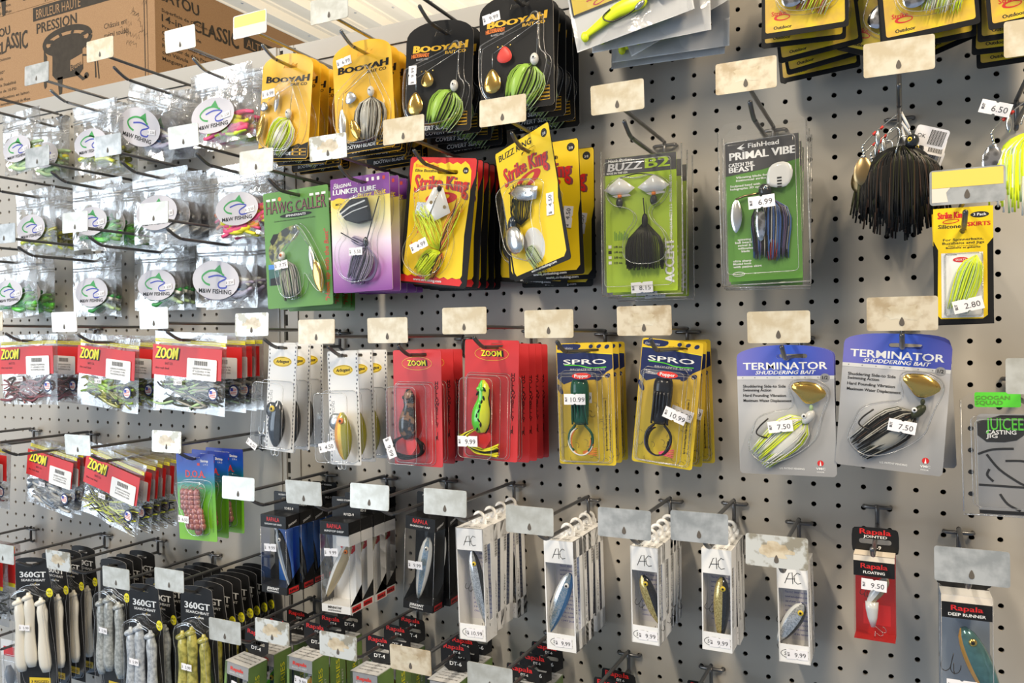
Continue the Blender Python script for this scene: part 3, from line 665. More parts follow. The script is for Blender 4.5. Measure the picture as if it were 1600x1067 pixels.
def zoombag(cols, seed, w=6.2, h=5.0, n=30, r=.1):
    rnd = random.Random(seed); t = thing('soft_bait_bag'); bagmesh(w, h, .45, .30, seed, .07).build('bag_film', t)
    b = MB(); b.poly(rect(-w/2+.08, -.25, w/2-.08, -.02), 'lemon', -.03); b.poly(rect(-w/2+.08, -.12, w/2-.08, -.08), 'seal', -.06); b.build('zip_seal', t)
    b = MB(); b.poly(rect(-w/2+.12, -2.35, w/2-.15, -.4), 'red', -.24, .02)
    b.text('ZOOM', -w/2+.35, -1.25, .68, 'lemon', -.262, w=1.9, bold=.06, shear=.15, al='l', fn=lambda p, q, w_: (p, q*(1+.3*abs(p-w_/2)/w_))); b.text('ZOOM', -w/2+.41, -1.31, .68, 'ink', -.252, w=1.9, bold=.09, shear=.15, al='l', fn=lambda p, q, w_: (p, q*(1+.3*abs(p-w_/2)/w_)))
    b.text('BAIT CO.', -w/2+1.6, -1.65, .16, 'ink', -.252, w=.7)
    b.text('the real deal', -w/2+.4, -1.95, .15, 'ink', -.252, w=1.2, al='l')
    b.build('header_band', t)
    b = MB(); b.poly(rr(1.35, -1.75, 2.5, 1.35, .1), 'white', -.29, .01)
    for i in range(20): b.poly(rect(.75+i*.055, -1.5, .75+i*.055+(.02 if i % 3 else .038), -1.22), 'ink', -.30)
    for i, s in enumerate(['GREEN PUMPKIN', '4" LIZARD 9 PK', 'WATERMELON RED']): b.text(s, 1.35, -1.75-.18*i, .11, 'ink', -.30, w=1.5)
    b.build('barcode_label', t)
    b = MB(); worms(b, -.1, -3.4, w*.55, 1.3, cols, n, rnd, r, -.06, 2.6, .5); b.build('soft_bait', t)
    b = MB(); b.poly(el(w/2-.75, -3.2, .42, .42, 20), 'navy', -.30, .01); b.poly(el(w/2-.75, -3.2, .32, .32, 20), 'white', -.31)
    for k in range(4): b.poly(rect(w/2-1.0, -3.38+k*.1, w/2-.5, -3.34+k*.1), 'red', -.316)
    b.poly(rect(w/2-1.0, -3.2, w/2-.78, -3.0), 'mwblue', -.32); b.build('flag_seal', t)
    price(t, -.6, -2.7, -.34, '4.50', .05, .72)
    return t
ramp('lunk_print', 'Z', [(0, (.20, .035, .26)), (.2, (.42, .18, .46)), (.42, (.78, .66, .78)), (.62, (.82, .76, .40)), (.8, (.80, .66, .10)), (.801, (.20, .04, .28)), (1, (.17, .03, .25))], -6.0, .5)
ramp('doa_print', 'Z', [(0, (.20, .50, .02)), (.55, (.12, .42, .02)), (.68, (.01, .22, .22)), (.82, (.01, .10, .50)), (1, (.01, .03, .30))], -5.2, .3)
ramp('term_print', 'Z', [(0, (.26, .26, .27)), (.45, (.38, .38, .385)), (.7, (.52, .52, .53)), (1, (.48, .48, .50))], -5.6, -.9)
ramp('term_blue', 'X', [(0, (.16, .16, .52)), (.5, (.02, .08, .50)), (1, (.10, .10, .42))], -2, 2)
ramp('spro_print', 'Z', [(0, (.74, .55, .03)), (.6, (.72, .48, .05)), (.78, (.62, .42, .07)), (1, (.80, .55, .02))], -5.4, .3)
speck('lure_yellowgold', (.78, .56, .02), (.58, .36, .06), .9, .4, .6)
speck('bark', (.012, .012, .012), (.20, .10, .05), 3.2, .52, .56, .25, 0, .6)
speck('bass_back', (.02, .02, .01), (.30, .30, .05), 2.2, .45, .6, .35)
speck('scale_blue', (.25, .42, .55), (.55, .62, .68), 14, .35, .65, .18, .7, 1, 'voronoi'); speck('scale_silver', (.45, .47, .48), (.75, .77, .78), 14, .35, .65, .18, .7, 1, 'voronoi')
speck('scale_gold', (.42, .30, .08), (.72, .58, .22), 16, .3, .6, .2, .6, 1, 'voronoi'); speck('holo', (.35, .35, .36), (.80, .80, .85), 4, .3, .6, .12, 1, 0, 'voronoi')
pm('lure_blue', (.03, .17, .42), .2, .3, coat=1); pm('lure_dark', (.018, .02, .024), .2, coat=1); pm('lure_belly', (.72, .73, .72), .2, coat=1); pm('lure_tan', (.42, .34, .20), .2, .3, coat=1)
pm('lure_navy', (.008, .018, .035), .15, coat=1); pm('frog_green', (.10, .62, .03), .25, coat=1); pm('frog_yellow', (.72, .80, .04), .25, coat=1); pm('lure_orange', (.80, .33, .03), .2, coat=1); pm('lure_olive', (.28, .28, .03), .2, coat=1)
pm('squid_green', (.01, .08, .05), .3, coat=.6); pm('squid_black', (.012, .014, .02), .3, coat=.6); pm('gill_teal', (.08, .20, .20), .2, .5, coat=1, noise_amt=.5, scale=3); pm('gill_orange', (.62, .32, .06), .2, .3, coat=1)
pm('gt_pearl', (.86, .82, .72), .35, coat=.6); speck('gt_glitter', (.30, .32, .31), (.52, .54, .53), 5, .4, .6, .3, 0, .8); speck('gt_clear', (.30, .33, .38), (.58, .62, .66), 4, .35, .6, .25, 0, .8); speck('gt_ayu', (.26, .24, .02), (.56, .50, .10), 3, .4, .6, .3, 0, .8)
pm('redbox', (.45, .015, .012), .35); pm('bluebox', (.01, .12, .48), .4); pm('shrimp', (.36, .12, .11), .25, coat=.7, noise_amt=.5, scale=5); pm('boxgreen', (.16, .26, .07), .4, noise_amt=.3, scale=1); pm('palebox', (.66, .66, .66), .45)
pm('sticker', (.60, .585, .64), .45)
def hawg():
    f = F_(4.9, 7.0, .55, .055); t = thing('carded_spinnerbait'); b = MB()
    s = slot(f, .5, .055, .8, .28)
    b.poly(rr(*f(.5, .5), 4.9, 7, .12), 'green', 0, .03, holes=[s])
    for x in (.05, .14, .72, .81, .9): b.poly(f.rect(x, .055, x+.06, .075), 'white', -.01)
    b.poly(el(*f(.26, .065), .13, .13, 10), 'orange', -.01)
    c = f(.5, .185); b.text('HAWG CALLER', c[0], c[1], .62, 'ink', -.01, w=4.5, bold=.035, fn=lambda p, q, w_: (p, q*(1+.35*abs(p)/w_*2))); b.text('HAWG CALLER', c[0], c[1]+.02, .60, 'wine', -.016, w=4.45, bold=-.01, fn=lambda p, q, w_: (p, q*(1+.35*abs(p)/w_*2)))
    b.poly(el(*f(.5, .215), 1.2, .14), 'ink', -.02); c = f(.5, .225); b.text('SPINNERBAITS', c[0], c[1], .13, 'white', -.03, w=1.5, bold=.02, shear=.15)
    c = f(.48, .25); b.text('Double Durable Construction, Handpainted Quality', c[0], c[1]-.06, .09, 'ink', w=3.1)
    b.text('"Hook up with the Best"', *f(.955, .97), .32, 'brick', w=4.2, bold=.02, shear=.15, rot=math.pi/2-.02, al='l')
    c = F_(4.9, 7, .55, .055)
    b.poly(smooth(f.P([(.08, .62), (.04, .5), (.1, .42), (.2, .36), (.35, .31), (.5, .3), (.57, .36), (.45, .44), (.3, .46), (.22, .56), (.16, .66)]), 2), 'bass_back', -.01)
    b.poly(f.P([(.08, .42), (.14, .36), (.22, .36), (.2, .4), (.12, .46)]), 'ink', -.014)
    b.poly(f.rect(.04, .62, .2, .8), 'teal', -.009); b.poly(f.P([(.06, .74), (.2, .73), (.22, .8), (.06, .8)]), 'ink', -.012); b.poly(f.rect(.04, .62, .2, .66), 'skyblue', -.012)
    b.build('card', t)
    b = MB(); strands(b, f(.35, .6), math.radians(-82), 2.35, .78, ['sk_grey', 'sk_grey', 'sk_silver', 'sk_black', 'sk_palegreen'], 56, .03, .33, end=.9, wild=.1); b.build('skirt', t)
    head(t, *f(.30, .56), .25, 'head_white', -.4, eyem='orange'); blade(t, willow(*f(.75, .62), .2, .85, .15), 'silver', -.25); blade(t, willow(*f(.84, .76), .36, 1.0, .2), 'gold', -.3)
    wires(t, [[(f(.32, .53)[0], -.25, f(.32, .53)[1]), (f(.57, .36)[0], -.25, f(.57, .36)[1]), (f(.72, .5)[0], -.25, f(.72, .5)[1])]], .025)
    b = MB(); b.dome(smooth(f.P([(.5, .3), (.62, .3), (.8, .5), (.95, .72), (.92, .88), (.86, .9), (.75, .8), (.66, .7), (.64, .86), (.5, .93), (.3, .93), (.22, .8), (.18, .6), (.25, .48), (.45, .42)]), 2), .5, 'blister'); b.build('blister', t)
    price(t, *f(.33, .64), -.54, '7.75', .1); return t
def lunker():
    f = F_(4.05, 6.5, .55, .06); t = thing('carded_buzzbait'); b = MB()
    b.poly(rr(*f(.5, .5), 4.05, 6.5, .1), 'lunk_print', 0, .03, holes=[slot(f, .55, .055, .7, .2)], edge='offwhite')
    for k, x in enumerate((.64, .73, .82, .91)): b.poly(rr(*f(x, .04), .17, .2, .04), 'white' if k < 3 else 'brick', -.01)
    b.text('the', *f(.06, .06), .17, 'white', shear=.2, al='l'); b.text('ORIGINAL', *f(.05, .09), .2, 'white', w=1.3, shear=.2, rot=.08, al='l', bold=.02)
    c = f(.04, .14); b.text('LUNKER LURE', c[0], c[1], .3, 'white', w=2.95, al='l', bold=.05, shear=.05)
    c = f(.70, .185); b.text('Buzz Bait', c[0], c[1], .3, 'eye_yellow', w=1.9, shear=.2, rot=.06, bold=.04)
    b.poly(el(*f(.14, .22), .5, .32), 'eye_yellow', -.009); b.text('MICA', *f(.14, .235), .13, 'ink', w=.45, bold=.03, y=-.018)
    b.build('card', t)
    b = MB(); p = f.P([(.2, .3), (.4, .2), (.66, .2), (.7, .3), (.72, .4), (.5, .42), (.3, .38)])
    b.dome(p, .25, 'black', -.15); b.line(f.P([(.22, .33), (.4, .27), (.66, .23)]), .09, 'palebox', -.42); b.line(f.P([(.24, .36), (.45, .31), (.7, .28)]), .05, 'palebox', -.42); b.build('buzz_blade', t)
    b = MB(); strands(b, f(.62, .63), math.radians(-115), 2.0, .85, ['sk_purple', 'sk_black', 'sk_lav', 'sk_purple'], 50, .034, .34, end=.8)
    strands(b, f(.6, .6), math.radians(155), 1.0, .25, ['sk_purple', 'sk_lav'], 10, .03, .2)
    for q in range(5): b.tube(spline([(f(.62, .6)[0], -.25, f(.62, .6)[1]), (f(.78, .75)[0]+q*.03, -.3, f(.78, .75)[1]), (f(.7, .88)[0], -.28, f(.7, .88)[1]-q*.04), (f(.35, .93)[0], -.2, f(.35, .93)[1]+q*.05)], 4), .035, 'sk_purple', 4)
    b.build('skirt', t)
    wires(t, [[(f(.58, .8)[0], -.25, f(.58, .8)[1]), (f(.62, .6)[0], -.25, f(.62, .6)[1]), (f(.86, .2)[0], -.2, f(.86, .2)[1])], [(f(.2, .48)[0], -.2, f(.2, .48)[1]), (f(.5, .58)[0], -.25, f(.5, .58)[1])]], .035, 'black')
    b = MB(); b.ball((f(.63, .58)[0], -.28, f(.63, .58)[1]), (.16, .14, .28), 'lure_dark', 10, 8, .1); b.build('jig_head', t)
    b = MB(); b.dome(smooth(f.P([(.15, .3), (.35, .18), (.8, .13), (.92, .16), (.9, .4), (.75, .55), (.8, .8), (.6, .94), (.3, .93), (.12, .82), (.1, .6), (.3, .5), (.25, .4)]), 2), .5, 'blister'); b.build('blister', t)
    price(t, *f(.5, .66), -.54, '5.50', 0, .9); return t
def drip(f, x0, x1, y, amp, n, rnd, up):
    pts = []
    for i in range(n+1):
        q = x0+(x1-x0)*i/n; pts.append((q, y+(amp*rnd.uniform(.2, 1))*(1 if i % 2 else 0)*up))
    return pts
def sking(kind):
    t = thing('carded_buzzbait'); b = MB(); rnd = random.Random(8)
    if kind == 'red':
        f = F_(4.3, 7.1, .56, .115); hole = slot(f, .58, .115, 1.3, .24)
        o_ = rr(*f(.5, .5), 4.3, 7.1, .22)
        b.poly(o_, 'coated_black', 0, .03, holes=[hole])
        b.poly([(x, z) for x, z in f.P([(.04, .006), (.96, .006), (.985, .02), (.985, .14), (.90, .3), (.07, .3), (.015, .14), (.015, .02)])], 'red', -.006, holes=[hole])
        b.poly(f.P([(.015, .93), (.9, .93), (.93, .955), (.9, .985), (.02, .985)]), 'red', -.006)
        inner = drip(f, .07, .88, .055, .03, 14, rnd, -1)+[(.92, .1), (.93, .3), (.9, .6), (.92, .9)]+drip(f, .9, .06, .925, .03, 14, rnd, 1)+[(.04, .9), (.06, .6), (.05, .3), (.06, .1)]
        b.poly(f.P(inner), 'yellow', -.012, holes=[hole])
        b.text('Bleeding Bait', *f(.1, .085), .2, 'orange', -.02, w=1.5, al='l', bold=.02); b.text('Elite Buzzbait', *f(.1, .12), .16, 'ink', -.02, w=1.5, al='l', bold=.03, shear=.1)
        b.poly(el(*f(.84, .1), .18, .18), 'ink', -.02); b.text('3/8', *f(.84, .112), .12, 'white', -.03)
        c = f(.5, .26); y = c[1]
        for s in range(7): b.poly(el(*f(rnd.uniform(.1, .3), rnd.uniform(.3, .7)), .05, .07, 8), 'orange', -.018)
        b.text('www.strikeking.com', *f(.42, .97), .15, 'white', -.02, w=1.8, bold=.02)
    else:
        f = F_(4.3, 7.0, .6, .13); hole = slot(f, .6, .12, 1.1, .2)
        b.poly(rr(*f(.5, .5), 4.3, 7.0, .15), 'coated_black', 0, .03, holes=[hole])
        b.poly(f.P([(.005, .02), (.02, .003), (.98, .003), (.995, .02), (.99, .45), (.955, .55), (.95, .93), (.9, .965), (.06, .965), (.03, .93), (.03, .4), (.005, .3)]), 'yellow', -.006, holes=[hole])
        b.text('BUZZ KING', *f(.06, .08), .34, 'ink', w=2.6, al='l', bold=.03, shear=.1); b.poly(el(*f(.9, .06), .22, .22), 'ink', -.012); b.text('3/8', *f(.9, .075), .14, 'white', -.02)
        c = f(.5, .27); b.text('www.strikeking.com', *f(.55, .985), .13, 'white', -.012, w=1.9, bold=.02)
    arc = lambda p, q, w_: (p, q*(1+.5*(2*abs(p)/w_)**2)-.28*(2*abs(p)/w_)**2)
    b.text('Strike King', c[0], c[1]+.1, .72, 'wine', -.02, w=3.4, bold=.05, fn=arc); b.text('Strike King', c[0]-.03, c[1]+.14, .68, 'red', -.026, w=3.35, bold=.02, fn=arc)
    b.poly(el(*f(.52, .32), 1.0, .34, 28, .12), 'red', -.022, holes=[el(f(.52, .32)[0], f(.52, .32)[1]+.02, .55, .16, 20, .3)])
    b.build('card', t)
    if kind == 'red':
        b = MB(); b.dome(f.P([(.42, .24), (.56, .24), (.7, .43), (.48, .5), (.28, .42)]), .12, 'pearl', -.2, ((1, 0), (.9, .5), (.6, 1)))
        b.poly(f.P([(.2, .36), (.36, .36), (.42, .5), (.18, .45)]), 'silver', -.22); b.poly(el(*f(.42, .36), .1, .1, 12), 'bronze', -.33); b.poly(el(*f(.62, .39), .1, .1, 12), 'bronze', -.33); b.build('buzz_blade', t)
        b = MB(); b.ball((f(.52, .25)[0], -.3, f(.52, .25)[1]), (.14, .14, .16), 'black', 10, 8); b.build('bead', t)
        b = MB(); strands(b, f(.58, .73), math.radians(-128), 1.75, .75, ['sk_chart', 'sk_yellow'], 48, .03, .36, end=.7)
        strands(b, f(.58, .72), math.radians(120), 2.7, .7, ['sk_chart', 'sk_yellow'], 22, .024, .3, end=1.2, wild=.35); strands(b, f(.58, .73), math.radians(68), 3.0, .3, ['sk_chart', 'sk_brown', 'sk_orange'], 14, .028, .3, end=.9, wild=.25)
        strands(b, f(.62, .74), math.radians(-110), 1.5, .3, ['sk_brown', 'sk_orange'], 10, .03, .3); b.build('skirt', t)
        b = MB(); jhook(b, *f(.4, .86), .7, math.radians(150), 'black', -.42); b.build('fish_hook', t)
        wires(t, [[(f(.52, .26)[0], -.34, f(.52, .26)[1]), (f(.4, .48)[0], -.34, f(.4, .48)[1])]], .03)
        out = [(.14, .22), (.9, .2), (.92, .26), (.8, .44), (.72, .55), (.78, .66), (.7, .86), (.5, .95), (.28, .94), (.1, .86), (.06, .76), (.12, .66), (.24, .58), (.22, .42)]; tg = (.34, .7, '4.99', .5)
    else:
        b = MB(); b.dome(f.P([(.2, .36), (.4, .33), (.72, .42), (.66, .5), (.35, .46)]), .2, 'silver', -.25, ((1, 0), (.9, .5), (.6, 1)))
        for q in (.35, .45, .55, .64): b.poly(el(*f(q, .43+.03*(q-.35)), .07, .05, 8), 'nickel', -.46)
        b.build('buzz_blade', t)
        b = MB(); strands(b, f(.3, .62), math.radians(75), 2.1, .9, ['sk_black', 'sk_olive'], 34, .022, .3, end=1.3, wild=.3); b.build('skirt', t); b = MB(); strands(b, f(.36, .8), math.radians(-60), 1.4, .5, ['sk_black', 'sk_palegreen'], 20, .02, .25, end=1.3); b.build('skirt', t)
        b = MB(); b.ball((f(.22, .72)[0], -.38, f(.22, .72)[1]), (.62, .3, .78), 'holo' if False else 'silver', 18, 12, .3); b.ball((f(.2, .6)[0], -.3, f(.2, .6)[1]), (.3, .2, .45), 'lure_navy', 12, 8, -.3); b.build('jig_head', t)
        b = MB(); b.poly(el(*f(.45, .8), .75, .95, 24, .3), 'palebox', -.01); b.build('foam_pad', t)
        out = [(.04, .32), (.3, .28), (.78, .36), (.74, .46), (.6, .58), (.62, .8), (.5, .94), (.3, .9), (.05, .8), (.03, .6), (.02, .4)]; tg = (.82, .57, '4.50', math.radians(80))
    b = MB(); b.dome(smooth(f.P(out), 2), .62, 'blister'); b.build('blister', t)
    price(t, *f(tg[0], tg[1]), -.66 if kind == 'red' else -.04, tg[2], tg[3], 1.1); return t
def clam(t, f, w, h, depth=.75, rim=.28, hx=.5, topcut=.35, mat='clamshell'):
    b = MB(); x0, z0 = f(0, 0); x1, z1 = f(1, 1)
    out = [(x0, z1), (x1, z1), (x1, z0-topcut), (x1-topcut, z0), (x0+topcut, z0), (x0, z0-topcut)]
    b.poly(out, mat, 0, .02); ins = rr((x0+x1)/2, (z0-.95+z1+rim)/2, w-2*rim, h-.95-rim, .2)
    b.dome(ins, depth, mat, -.01, ((1, 0), (.985, .7), (.96, .95), (.93, 1), (.9, 1)))
    b.poly(ins, mat, .03)
    for q in (0, 1): b.tube([(x0 if q == 0 else x1, -.02, z1+.1), (x0 if q == 0 else x1, -.02, z0-topcut)], .035, 'seal', 5)
    b.tube([(x0, -.02, z1), (x1, -.02, z1)], .04, 'seal', 5); b.build('clamshell', t)
def buzz2():
    f = F_(4.1, 7.6, .58, .06); t = thing('clamshell_buzzbait'); b = MB()
    b.poly(rr(*f(.5, .54), 3.6, 6.7, .05), 'lime', -.08, .02); b.poly(f.rect(.061, .1, .939, .21), 'darkgrey', -.09)
    b.text('Hank Parker', *f(.1, .128), .17, 'white', -.1, w=1.2, al='l', shear=.25); b.text('BUZZ', *f(.09, .185), .4, 'silver_ink', -.1, w=1.75, al='l', bold=.06, shear=.15); b.text('B2', *f(.56, .185), .5, 'lime', -.1, w=1.2, al='l', bold=.06)
    b.text('MADE IN THE USA', *f(.08, .205), .1, 'white', -.1, w=1.1, al='l', bold=.02)
    b.text('ACCENT', *f(.90, .93), .46, 'white', -.1, w=2.1, rot=math.pi/2, al='l', bold=.06); b.text('HIGH GEAR BUZZ B 2 2   MADE IN THE USA', *f(.885, .65), .13, 'white', -.1, w=3.1, rot=math.pi/2, al='l', bold=.03)
    b.text('FISHING PRODUCTS', *f(.8, .8), .1, 'ink', -.1, w=1.2, rot=math.pi/2, al='l', bold=.02)
    for i, s in enumerate(['1/8 oz.', '1/4 oz.', '3/8 oz.', '1/2 oz.']):
        b.poly(f.rect(.09, .67+.035*i, .13, .69+.035*i), 'white' if i != 1 else 'ink', -.1); b.text(s, *f(.16, .688+.035*i), .11, 'ink', -.1, w=.45, al='l', bold=.03)
    for i in range(9): b.poly(f.rect(.17+.02*i, .58+.01*(i % 3), .18+.02*i, .64), 'green', -.095)
    b.build('insert_card', t)
    for x in (.26, .68):
        b = MB(); p = f.P([(x, .235), (x+.07, .26), (x+.19, .31), (x+.1, .345), (x-.1, .345), (x-.2, .31), (x-.07, .26)]); b.dome(p, .18, 'pearl', -.3, ((1, 0), (.8, .6), (.3, 1))); b.poly(f.P([(x-.1, .35), (x+.12, .345), (x+.14, .36), (x-.05, .365)]), 'silver', -.32); b.build('buzz_blade', t)
        b = MB(); b.tube([(f(x, .35)[0], -.35, f(x, .35)[1]), (f(x, .37)[0], -.35, f(x, .37)[1])], .1, 'orange', 8); b.ball((f(x, .40)[0], -.35, f(x, .40)[1]), (.19, .17, .27), 'lure_dark', 12, 8); b.build('bead', t)
    wires(t, [spline([(f(.26, .24)[0], -.3, f(.26, .24)[1]), (f(.47, .22)[0], -.3, f(.47, .22)[1]), (f(.68, .24)[0], -.3, f(.68, .24)[1])], 4), [(f(.55, .38)[0], -.3, f(.55, .38)[1]), (f(.57, .52)[0], -.3, f(.57, .52)[1])]], .03, 'black')
    b = MB(); b.ball((f(.57, .53)[0], -.35, f(.57, .53)[1]), (.16, .15, .38), 'black', 10, 8)
    for i in range(70):
        rnd = random.Random(i); s = rnd.uniform(-1, 1); p = f(.57, .55); sw = .98
        b.tube([(p[0]+s*.15, -.3, p[1]), (p[0]+s*sw*.85, -.3-.25*math.cos(s), p[1]-.45-.25*abs(s)), (p[0]+s*sw, -.28-.25*math.cos(s), p[1]-1.1), (p[0]+s*sw*1.0, -.28-.2*math.cos(s), p[1]-rnd.uniform(1.9, 2.25))], .035, 'sk_black' if i % 4 else 'sk_olive', 3)
    b.build('skirt', t)
    clam(t, f, 4.1, 7.6, .8)
    b = MB(); b.dome(smooth(f.P([(.06, .3), (.26, .22), (.47, .25), (.68, .22), (.9, .3), (.78, .42), (.64, .44), (.64, .52), (.85, .62), (.86, .82), (.3, .82), (.3, .62), (.48, .52), (.4, .44), (.15, .42)]), 2), .55, 'blister', -.1); b.build('blister', t)
    price(t, *f(.52, .955), -.3, '8.15', .04, 1.1); return t
def primal():
    f = F_(3.9, 7.5, .5, .07); t = thing('clamshell_bladed_jig'); b = MB()
    b.poly(rr(*f(.5, .55), 3.25, 6.45, .05), 'green', -.08, .02); b.poly(f.rect(.084, .12, .916, .27), 'darkgrey', -.09); b.poly(f.P([(.084, .27), (.916, .27), (.5, .31), (.084, .33)]), 'darkgrey', -.091)
    b.text('FishHead', *f(.35, .17), .22, 'white', -.1, w=1.35, al='l', bold=.03); b.poly(f.P([(.22, .165), (.31, .14), (.27, .16), (.32, .165), (.27, .172), (.31, .185)]), 'white', -.1)
    b.text('PRIMAL VIBE', *f(.5, .235), .36, 'white', -.1, w=2.9, bold=.06); b.text('CATCH THE', *f(.12, .275), .17, 'white', -.1, w=1.1, al='l', bold=.05); b.text('BEAST', *f(.12, .31), .25, 'white', -.1, w=1.15, al='l', bold=.06)
    for i, (s, x, y) in enumerate([('Vibrating blade for', .2, .35), ('instinctual strike', .2, .368), ('Sculpted head with', .13, .40), ('holographic 3D eyes', .13, .418), ('spinning', .2, .73), ('ball bearing', .17, .748), ('swivel &', .2, .766), ('willowleaf', .2, .784), ('blade', .24, .802), ('ultra sharp', .14, .86), ('Mustad hook', .14, .878), ('with patina skirt', .14, .896)]): b.text(s, *f(x, y), .1, 'white', -.1, w=.075*len(s), al='l', bold=.02)
    b.poly(el(*f(.2, .935), .28, .11), 'white', -.1, holes=[el(*f(.2, .935), .25, .085)]); b.text('In-Vibe', *f(.2, .941), .08, 'white', -.1)
    b.build('insert_card', t)
    b = MB(); b.dome(smooth(f.P([(.6, .3), (.72, .28), (.83, .3), (.86, .36), (.8, .43), (.7, .44), (.56, .42), (.56, .36)]), 1), .06, 'pearl', -.35, ((1, 0), (.95, .7), (.7, 1)))
    for i in range(4): b.poly(f.rect(.68, .375+.018*i, .73, .385+.018*i), 'ink', -.42)
    b.build('blade', t); blade(t, willow(*f(.2, .58), .27, .78, -.03), 'silver', -.3)
    wires(t, [[(f(.2, .48)[0], -.3, f(.2, .48)[1]), (f(.3, .465)[0], -.3, f(.3, .465)[1]), (f(.5, .455)[0], -.3, f(.5, .455)[1])]], .05, 'bronze')
    b = MB(); b.ball((f(.54, .45)[0], -.35, f(.54, .45)[1]), (.3, .25, .36), 'lure_dark', 12, 8, .3); o = b.build('jig_head', t); b = MB(); eye(b, f(.56, .43)[0], f(.56, .43)[1], -.58, .09, 'silver'); b.build('eye', o)
    b = MB(); strands(b, f(.6, .49), math.radians(-92), 2.7, .95, ['sk_blue', 'sk_black', 'sk_black', 'sk_grey', 'sk_blue', 'sk_purple', 'sk_olive'], 80, .036, .32, end=1.0); strands(b, f(.62, .72), math.radians(-95), 1.1, .35, ['sk_red', 'sk_red', 'sk_blue'], 12, .03, .42); b.build('skirt', t)
    b = MB(); b.ball((f(.48, .63)[0], -.42, f(.48, .63)[1]), (.26, .1, .9), 'holo', 10, 8); b.build('trailer', t)
    clam(t, f, 3.9, 7.5, .8, .33); price(t, *f(.52, .52), -.85, '6.99', .05, 1.15); return t
def skirtpack():
    f = F_(2.08, 4.6, .5, .21); t = thing('carded_skirts'); b = MB()
    b.poly(rect(*f(0, 1), *f(1, 0)), 'coated_black', 0, .03, holes=[el(0, .05, .13, .13, 12)])
    b.poly(f.P([(0, 0), (1, 0), (1, .27), (.9, .33), (.9, .93), (.82, .96), (.12, .96), (.06, .93), (.08, .36), (0, .28)]), 'yellow', -.006, holes=[el(0, .05, .13, .13, 12)])
    b.text('Strike King', *f(.3, .09), .27, 'red', w=.95, bold=.06); b.poly(el(*f(.3, .115), .3, .09, 20, .1), 'red', -.012, holes=[el(*f(.3, .115), .26, .06, 16, .1)])
    b.poly(el(*f(.78, .07), .32, .12), 'ink', -.012); b.text('3 Pack', *f(.78, .08), .11, 'white', -.02, w=.45, bold=.03)
    b.text('Silicone', *f(.08, .175), .16, 'ink', w=.8, al='l', bold=.04); b.text('SKIRTS', *f(.95, .165), .17, 'red', w=.78, al='r', bold=.05)
    b.text('For Spinnerbaits,', *f(.5, .285), .1, 'ink', w=1.4, bold=.03); b.text('Buzzbaits and Jigs', *f(.5, .315), .1, 'ink', w=1.45, bold=.03); b.text('Para spinnerbaits,', *f(.5, .335), .05, 'ink', w=1.0); b.text('Buzzbaits et gabarits', *f(.5, .352), .07, 'ink', w=1.2, bold=.02)
    b.build('card', t)
    b = MB(); b.poly(f.rect(.13, .39, .83, .95), 'white', -.02); b.poly(el(*f(.46, .45), .28, .1), 'red', -.03); b.text('SKIRTS', *f(.46, .46), .09, 'white', -.04); b.text('Pro-Grade', *f(.2, .41), .07, 'ink', -.03, al='l'); b.build('insert_card', t)
    b = MB(); strands(b, f(.72, .42), math.radians(-107), 2.25, .5, ['sk_chart', 'sk_yellow', 'sk_palegreen'], 54, .03, .25, end=.8); b.build('skirt', t)
    b = MB(); b.dome(rr(*f(.5, .665), 1.33, 2.5, .12), .4, 'blister', -.02, ((1, 0), (.98, .8), (.95, 1), (.9, 1))); b.build('blister', t)
    price(t, *f(.56, .845), -.46, '2.80', .22, 1.05); return t
def outdoor(var):
    f = F_(3.55, 5.2, .5, .1); t = thing('carded_spinnerbait'); b = MB()
    b.poly(rr(*f(.5, .5), 3.55, 5.2, .12), 'coated_black', 0, .03, holes=[slot(f, .5, .09, 1, .2)]); b.poly(rr(*f(.5, .49), 3.25, 4.85, .1), 'lure_yellowgold', -.006, holes=[slot(f, .5, .09, 1, .2)])
    b.text('Strike King', *f(.5, .24), .45, 'red', w=2.7, bold=.05); b.text('Strike', *f(.2, .82), .2, 'red', w=.6, bold=.04); b.poly(el(*f(.24, .84), .34, .14), 'red', -.012, holes=[el(*f(.25, .84), .26, .09)]); b.text('Outdoor', *f(.14, .935), .15, 'ink', w=.75, bold=.05, al='l')
    b.build('card', t)
    blade(t, tear(*f(.36, .68), .42, .55, .1), 'holo', -.3)
    b = MB()
    if var == 'red': strands(b, f(.8, .5), math.radians(-115), 2.0, .8, ['sk_red', 'sk_chart', 'sk_white', 'sk_red', 'sk_yellow'], 44, .028, .3, end=1.1)
    else: strands(b, f(.78, .5), math.radians(-108), 2.0, .9, ['sk_chart', 'sk_white', 'sk_palegreen', 'sk_white'], 48, .026, .3, end=1.1)
    b.build('skirt', t); head(t, *f(.77, .46), .2)
    b = MB(); b.dome(smooth(f.P([(.2, .35), (.85, .3), (.92, .5), (.92, .82), (.5, .86), (.2, .8), (.14, .6)]), 2), .45, 'blister'); b.build('blister', t)
    price(t, *f(.57, .66), -.5, '2.50', .75, 1.1); return t
